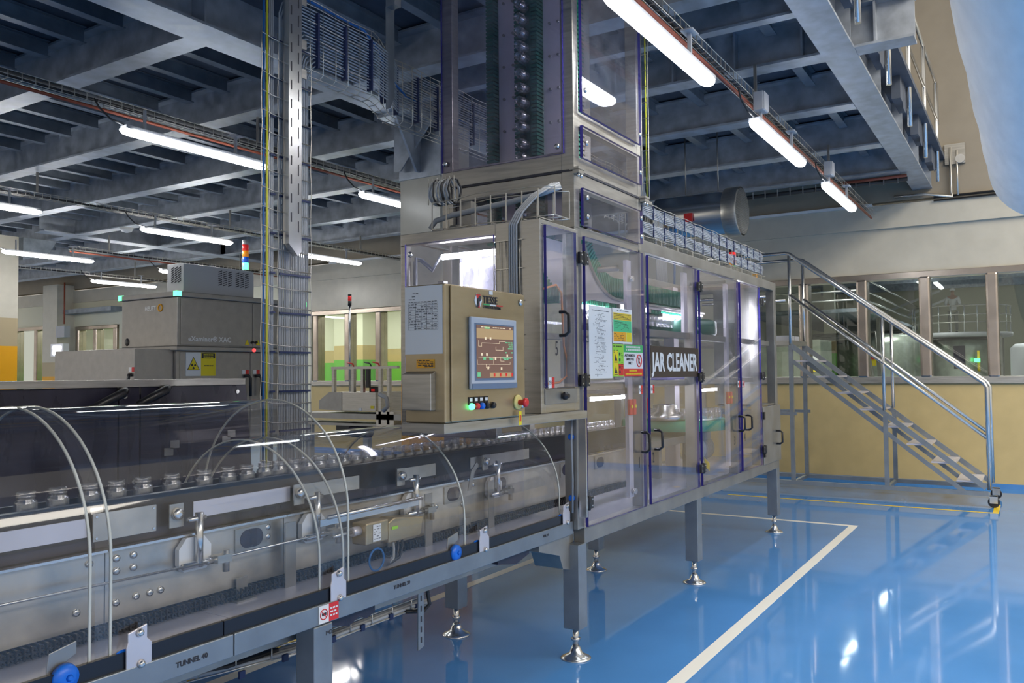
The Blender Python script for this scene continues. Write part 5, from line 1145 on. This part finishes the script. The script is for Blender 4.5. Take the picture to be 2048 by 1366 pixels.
# ================================================================ MOBILE STAIR
sr = thing('mobile_stair', 'mobile steel access stair with handrails standing before the far wall', 'stair', (11.5, 1.6, 0))
XF, XK = 11.1, 11.86
YT, YBm = 2.66, .50
for i, x in enumerate((XF, XK)):
    part(MB().tube([(x, 4.1, 3.13), (x, YT+.05, 3.13), (x, YT, 3.12), (x, .49, 1.44), (x, .455, 1.38), (x, .455, .2)], .026, 10), 'handrail', 'steel_b', sr)
    part(MB().tube([(x, 4.1, 2.58), (x, 2.9, 2.58)], .02).tube([(x, YT, 2.58), (x, .47, .80)], .022, 10), 'middle_rail', 'steel_b', sr)
    for y, z0, z1 in ((YT, .0, 3.10), (1.555, 1.10, 2.24)): part(MB().tube([(x, y, max(z0, 1.9 if y > 2 else z0)), (x, y, z1)], .021, 10), 'rail_post', 'steel_b', sr)
    part(MB().bar((x, YT, 1.93), (x, .49, .22), .02, .06), 'stringer', 'leg', sr); part(MB().bar((x, YT-.02, 1.72), (x, .70, .15), .02, .05), 'stringer', 'leg', sr)
    part(B(x-.025, x+.025, .47, 4.0, .13, .18), 'base_bar', 'leg', sr)
    for y, z1 in ((YT, 1.93), (1.545, 1.05)): part(B(x-.025, x+.025, y-.025, y+.025, .181, z1), 'upright', 'leg', sr)
    part(B(x-.02, x+.02, 2.6, 3.9, 1.02, 1.06), 'side_bar', 'leg', sr)
    cs = part(MB().lathe([(.055, -.018), (.062, -.012), (.062, .012), (.055, .018)], (x, .42, .063), 'x', 20), 'caster', 'black', sr)
    sub(MB().box(x-.03, x-.02, .38, .46, .05, .14).box(x+.02, x+.03, .38, .46, .05, .14).box(x-.03, x+.03, .38, .46, .13, .14).obj('caster_fork', 'steel_b'), cs)
    cs = part(MB().lathe([(.055, -.018), (.062, -.012), (.062, .012), (.055, .018)], (x, 3.9, .063), 'x', 20), 'caster', 'black', sr)
    sub(MB().box(x-.03, x-.02, 3.86, 3.94, .05, .13).box(x+.02, x+.03, 3.86, 3.94, .05, .13).obj('caster_fork', 'steel_b'), cs)
for y in (YT, 1.545): part(B(XF+.026, XK-.026, y-.02, y+.02, .135, .175), 'cross_bar', 'leg', sr)
for i in range(8):
    y = YT-.16-i*.262; z = 1.72-i*.205
    o = part(MB().box(XF+.02, XK-.02, y-.13, y+.13, z-.01, z+.01), 'tread', 'plate_w', sr)
part(MB().box(XF, XK, YT-.03, 4.1, 1.93, 1.99), 'platform', 'steel', sr)
for i in range(2): part(B(XF+.1+.3*i, XF+.35+.3*i, 2.7, 2.95, 1.9901, 2.06), 'platform_kick', 'ac', sr)

# wall box and pipe at right
wb = thing('wall_bracket_box', 'small steel plate with pipe on the upper far wall', 'wall box', (12.9, .85, 4.5))
part(B(12.86, 12.9, .70, .95, 4.42, 4.70), 'back_plate', 'steel', wb); part(MB().lathe([(.06, 0), (.06, .05)], (12.82, .76, 4.48), 'x', 14), 'round_cap', 'steel_b', wb)
part(MB().tube([(12.84, .88, 4.65), (12.84, .88, 4.02), (12.84, .86, 3.97), (12.84, 1.2, 4.04), (12.84, 1.6, 4.05)], .018), 'pipe', 'wire', wb); part(MB().tube([(12.84, .80, 4.6), (12.84, .80, 3.98)], .014), 'pipe', 'wire', wb)
wr = thing('wall_conduit', 'thin black conduit line along the right wall', 'conduit', (12.9, 0, 3.98))
part(MB().tube([(12.85, 1.1, 3.985), (12.85, -2, 3.985)], .016).tube([(12.85, 1.1, 3.94), (12.85, -2, 3.94)], .012), 'conduit_pipe', 'cable_k', wr)
cr = thing('overhead_bus_tray', 'black cable run with small hooks below the mezzanine at the far wall', 'cable tray', (12, 3, 4.0))
part(MB().tube([(11.75, 1.3, 4.06), (11.75, 5.0, 4.06)], .03), 'cable_bundle', 'cable_k', cr); m = MB()
for i in range(22): m.box(11.7, 11.71, 1.4+i*.17, 1.415+i*.17, 4.01, 4.115)
part(m, 'hooks', 'steel_b', cr, kind='stuff'); part(MB().tube([(11.68, 1.3, 4.09), (11.68, 2.3, 4.09)], .02), 'red_conduit', 'redpipe', cr)

# emergency lamp, smoke detector, notice near the left wall
el = thing('hanging_sign_lamp', 'small white lit box fixed beside the left wall column', 'lamp', (12.2, 22.0, 2.0))
part(B(12.2, 12.35, 21.45, 22.05, 2.15, 2.48), 'lamp_body', 'white', el); part(B(12.3, 12.5, 22.0, 22.2, 2.2, 2.3), 'wall_arm', 'steel_d', el); part(B(12.19, 12.2, 21.55, 21.95, 2.35, 2.40), 'light_strip', 'tube_in', el); part(B(12.19, 12.2, 21.55, 21.95, 2.22, 2.27), 'light_strip', 'tube_in', el)
part(MB().tube([(12.3, 21.6, 3.0), (12.3, 21.6, 4.1)], .02), 'red_conduit', 'redpipe', el); part(B(12.25, 12.4, 21.5, 21.9, 2.65, 2.95), 'speaker_box', 'ac', el)
wn = thing('wall_notice', 'white notice with orange print beside the orange column', 'notice', (12.4, 21.5, 1.7))
part(B(12.4, 12.41, 21.25, 21.7, 1.65, 2.1), 'notice_sheet', 'paper', wn); m = MB(); scribble(m, 21.3, 21.65, 1.7, 2.05, 12.398, 5, .8, .015, 'x', (.03, .08)); part(m, 'printed_text', 'lens_o', wn)

sm = thing('smoke_detector', 'round white detector under the mezzanine at left', 'detector', (9.0, 14.8, 4.05))
part(MB().lathe([(.02, -.08), (.08, -.06), (.11, 0)], (8.2, 12.6, 4.05), n=16), 'detector_head', 'white', sm)

# ================================================================ ROOMS BEHIND THE WINDOWS
rm = thing('process_hall', None, None, (28, 2, 0), kind='structure')
part(B(13.12, 46, -12, 16, -.1, 0), 'hall_floor', 'floor2', rm); part(B(46, 46.2, -12, 16, 0, 6), 'hall_wall', 'pale', rm); part(B(13.12, 46, -12, 16, 6.0, 6.1), 'hall_ceiling', 'galv', rm)
part(B(13.12, 46, -12.2, -12, 0, 6), 'hall_wall', 'pale', rm); part(B(13.12, 46, 9.0, 9.2, 0, 6), 'partition', 'pale', rm)
for x in range(16, 46, 4): part(B(x, x+.3, -12, 9, 5.4, 5.99), 'hall_beam', 'galv', rm)
for y in (-6, -1, 4):
    for x in (15, 21, 27, 33, 39):
        lamp('hall_lamp_light', (x+.8, y, 5.25), 2.4, 1.6, 200, spread=115)
hl = thing('hall_tube_lamp', 'glowing tube lamp in the hall behind the windows', 'lamp', (15.8, -1, 5.3), 'tube lamps in the process hall')
part(B(15, 16.6, -1.06, -.94, 5.28, 5.33), 'diffuser', 'tube', hl); part(B(15, 16.6, -1.06, -.94, 5.3301, 5.37), 'housing', 'white', hl)
for y in (-5, 0, 5):
    for x in (0, 6, 12, 18, 24):
        if (x, y) != (0, 0): clone(hl, (x, y, 0))
tn = thing('steel_tank', 'round steel process tank with small sign behind the windows', 'tank', (37, 5.4, 0))
part(MB().lathe([(1.9, 0), (1.9, 2.6), (1.8, 2.85), (1.2, 3.0), (.4, 3.05)], (36.5, 5.4, 0), n=40), 'tank_body', 'tank', tn); part(B(34.55, 34.62, 5.1, 5.5, 1.75, 2.0), 'sign', 'yellow', tn); part(B(34.54, 34.62, 5.1, 5.5, 2.0, 2.12), 'sign', 'red', tn)
part(B(34.5, 34.6, 5.2, 5.4, 2.3, 2.5), 'triangle_sign', 'amber', tn)
t2 = thing('steel_tank', 'domed steel tank below the platform with the standing person', 'tank', (38, 2.3, 0))
part(MB().lathe([(1.25, 0), (1.25, 2.5), (1.2, 2.7), (.9, 2.8)], (38, 2.4, 0), n=40), 'tank_body', 'tank', t2); part(B(36.7, 36.76, 2.2, 2.6, 1.6, 2.5), 'control_plate', 'panel', t2); part(MB().tube([(36.7, 1.75, 1.5), (36.7, 1.75, 2.3)], .05), 'lamp_post', 'yellow', t2); part(B(36.6, 36.7, 1.70, 1.9, 1.85, 2.0), 'green_lamp', 'glow_g', t2)
t3 = thing('steel_tank', 'tall grey machine body with porthole at the right edge of the windows', 'tank', (35, -.6, 0))
part(MB().lathe([(.9, 0), (.95, .1), (.95, 2.3), (.8, 2.45), (.1, 2.5)], (34, -.3, 0), n=32), 'tank_body', 'ac', t3); part(MB().tube([(33.0, -.3+.35*math.cos(a*PI/10), 2.0+.35*math.sin(a*PI/10)) for a in range(20)], .05, 6, closed=True), 'porthole_ring', 'green', t3)
ck = thing('steel_tank', 'wide brownish steel cabinet with yellow labels behind the leftmost stair window', 'cabinet', (24, 5.5, 0))
part(B(24, 25.5, 4.95, 7.4, 0, 2.45), 'cabinet_body', 'tank', ck); part(B(23.98, 24, 5.0, 5.25, 1.75, 2.0), 'label_plate', 'white', ck); part(B(23.98, 24, 5.0, 5.35, 1.55, 1.68), 'label_plate', 'yellow', ck); ck.name = 'steel_cabinet'
pf = thing('tank_platform', 'railed round platform above the domed tank behind the windows', 'platform', (38, 2.4, 2.8))
part(MB().lathe([(1.75, 2.85), (1.8, 2.9), (1.8, 3.02)], (38, 2.4, 0), n=40), 'deck', 'ac', pf)
for i in range(12):
    a = PI*.55+i*PI*.9/11; part(MB().tube([(38+1.75*math.cos(a), 2.4+1.75*math.sin(a), 3.02), (38+1.75*math.cos(a), 2.4+1.75*math.sin(a), 4.05)], .025, 6), 'rail_post', 'steel_b', pf)
for z in (3.4, 3.7, 4.05): part(MB().tube([(38+1.75*math.cos(PI*.5+i*PI/24), 2.4+1.75*math.sin(PI*.5+i*PI/24), z) for i in range(25)], .022, 6), 'rail_ring', 'steel', pf)
for x in (36.8, 39.2):
    part(B(x-.06, x+.06, .95, 1.07, 0, 2.84), 'leg', 'steel_d', pf); part(B(x-.06, x+.06, 3.75, 3.87, 0, 2.84), 'leg', 'steel_d', pf)
hc = thing('hall_column', None, None, (36, 7.1, 0), kind='structure'); hc.name = 'column_4'
part(B(33.9, 34.2, 6.45, 6.85, 0, 2.25), 'painted_band', 'lgreen', hc); part(B(33.9, 34.2, 6.45, 6.85, 2.25, 2.75), 'painted_band', 'tan', hc); part(B(33.9, 34.2, 6.45, 6.85, 2.75, 6), 'column_body', 'pale', hc)
wk = thing('hall_walkway', 'raised steel walkway with stairs and rails deep in the process hall', 'walkway', (30, 5, 3))
part(B(29, 44, 4.6, 8.8, 3.5, 3.62), 'deck', 'galv_d', wk); part(B(29, 44, -6, -1.0, 3.3, 3.42), 'deck', 'galv_d', wk)
for z in (3.9, 4.2, 4.6): part(MB().tube([(29, 4.6, z), (44, 4.6, z)], .03).tube([(29, 8.7, z), (29, 4.6, z)], .03), 'rail', 'steel_b', wk)
part(MB().bar((44, 6.0, 4.4), (44, 3.6, 5.3), .1, .10).bar((44, 5.0, 4.2), (44, 3.3, 4.9), .1, .10), 'stair_beam', 'white', wk)
for x in (30, 33, 41): part(B(x-.06, x+.06, 4.7, 4.82, 0, 3.5), 'leg', 'steel_d', wk)
for i, xp in enumerate((31, 31.9, 32.8, 33.5, 39, 40, 41.5, 42)): part(MB().tube([(xp, 8.6, 2.6+.1*i), (xp, 4.9+.3*math.sin(i), 2.7+.1*i), (xp, 4.8, 0.4)], .05), 'process_pipe', 'steel_d', wk)
# person
pe = thing('person', 'person in white coat, white cap and grey trousers standing on the railed platform', 'person', (37.4, 2.62, 3.03))
px, py, pz = 37.3, 2.62, 3.02
def skin_fig(name, pts, edges_, radii, mat):
    me = bpy.data.meshes.new(name); me.from_pydata([(px+a, py+b, pz+c) for a, b, c in pts], edges_, []); me.materials.append(M[mat])
    o = bpy.data.objects.new(name, me); COL.objects.link(o)
    sk = o.modifiers.new('skin', 'SKIN')
    for v, r in zip(me.skin_vertices[0].data, radii): v.radius = r
    me.skin_vertices[0].data[0].use_root = True
    sb = o.modifiers.new('sub', 'SUBSURF'); sb.levels = 1; sb.render_levels = 1
    sk.use_smooth_shade = True
    o.parent = pe; o.matrix_parent_inverse = Matrix.Translation(-Vector(pe['org'])); return o
skin_fig('body', [(0, 0, .95), (0, 0, 1.2), (0, 0, 1.42), (0, 0, 1.52), (-.02, 0, 1.62), (-.02, 0, 1.72), (0, .19, 1.42), (0, .25, 1.14), (-.22, .14, 1.1), (-.3, .09, 1.1), (0, -.19, 1.42), (0, -.25, 1.14), (-.22, -.14, 1.08), (-.3, -.1, 1.08)],
         [(0, 1), (1, 2), (2, 3), (3, 4), (4, 5), (2, 6), (6, 7), (7, 8), (8, 9), (2, 10), (10, 11), (11, 12), (12, 13)],
         [(.14, .12), (.13, .11), (.13, .11), (.06, .06), (.085, .075), (.07, .065), (.055, .055), (.045, .045), (.03, .03), (.035, .025), (.055, .055), (.045, .045), (.03, .03), (.035, .025)], 'skin')
skin_fig('coat', [(0, 0, .88), (0, 0, 1.0), (0, 0, 1.2), (0, 0, 1.42), (0, .19, 1.41), (0, .25, 1.14), (-.17, .16, 1.1), (0, -.19, 1.41), (0, -.25, 1.14), (-.17, -.16, 1.08)],
         [(0, 1), (1, 2), (2, 3), (3, 4), (4, 5), (5, 6), (3, 7), (7, 8), (8, 9)], [(.19, .15), (.18, .145), (.16, .13), (.15, .125), (.075, .075), (.062, .062), (.05, .05), (.075, .075), (.062, .062), (.05, .05)], 'cloth_w')
skin_fig('trousers', [(0, 0, .92), (0, .1, .82), (0, .11, .48), (0, .12, .09), (0, -.1, .82), (0, -.11, .48), (0, -.12, .09)], [(0, 1), (1, 2), (2, 3), (0, 4), (4, 5), (5, 6)], [(.16, .13), (.10, .10), (.075, .075), (.06, .06), (.10, .10), (.075, .075), (.06, .06)], 'cloth_g')
for s_ in (1, -1): part(MB().box(px-.18, px+.07, py+s_*.12-.045, py+s_*.12+.045, pz, pz+.08), 'shoe', 'black', pe, bev=.02)
part(MB().lathe([(.098, 0), (.1, .03), (.09, .07), (.05, .1), (.01, .11)], (px-.01, py, pz+1.70), n=16), 'cap', 'cloth_w', pe)
part(MB().box(px-.105, px-.095, py-.04, py-.02, pz+1.66, pz+1.67).box(px-.105, px-.095, py+.02, py+.04, pz+1.66, pz+1.67).box(px-.108, px-.095, py-.02, py+.02, pz+1.58, pz+1.588), 'face_features', 'ink', pe)
part(MB().prism([(px-.13, pz+1.60), (px-.095, pz+1.605), (px-.095, pz+1.645)], 'y', py-.01, py+.01), 'nose', 'skin', pe)
# left inner room
lr = thing('side_room', None, None, (15, 13, 0), kind='structure')
part(B(13.12, 20, 9.21, 30, -.1, 0), 'room_floor', 'floor2', lr); part(B(16.5, 16.7, 9.21, 30, 2.25, 4), 'room_wall', 'pale', lr); part(B(16.5, 16.7, 9.21, 30, 1.92, 2.25), 'painted_band', 'beige', lr); part(B(16.5, 16.7, 9.21, 30, 0, 1.92), 'painted_band', 'lgreen', lr); part(B(13.12, 16.7, 9.21, 30, 3.6, 3.7), 'room_ceiling', 'pale', lr)
part(B(16.0, 16.49, 14.5, 15.5, 0, 1.98), 'painted_band', 'lgreen', lr); part(B(16.0, 16.49, 14.5, 15.5, 1.98, 2.35), 'painted_band', 'beige', lr); part(B(16.0, 16.49, 14.5, 15.5, 2.35, 3.6), 'room_wall', 'pale', lr)
for y in (11, 14, 17, 21, 24.5): lamp('room_lamp_light', (14.8, y, 3.5), .3, 1.4, 75)
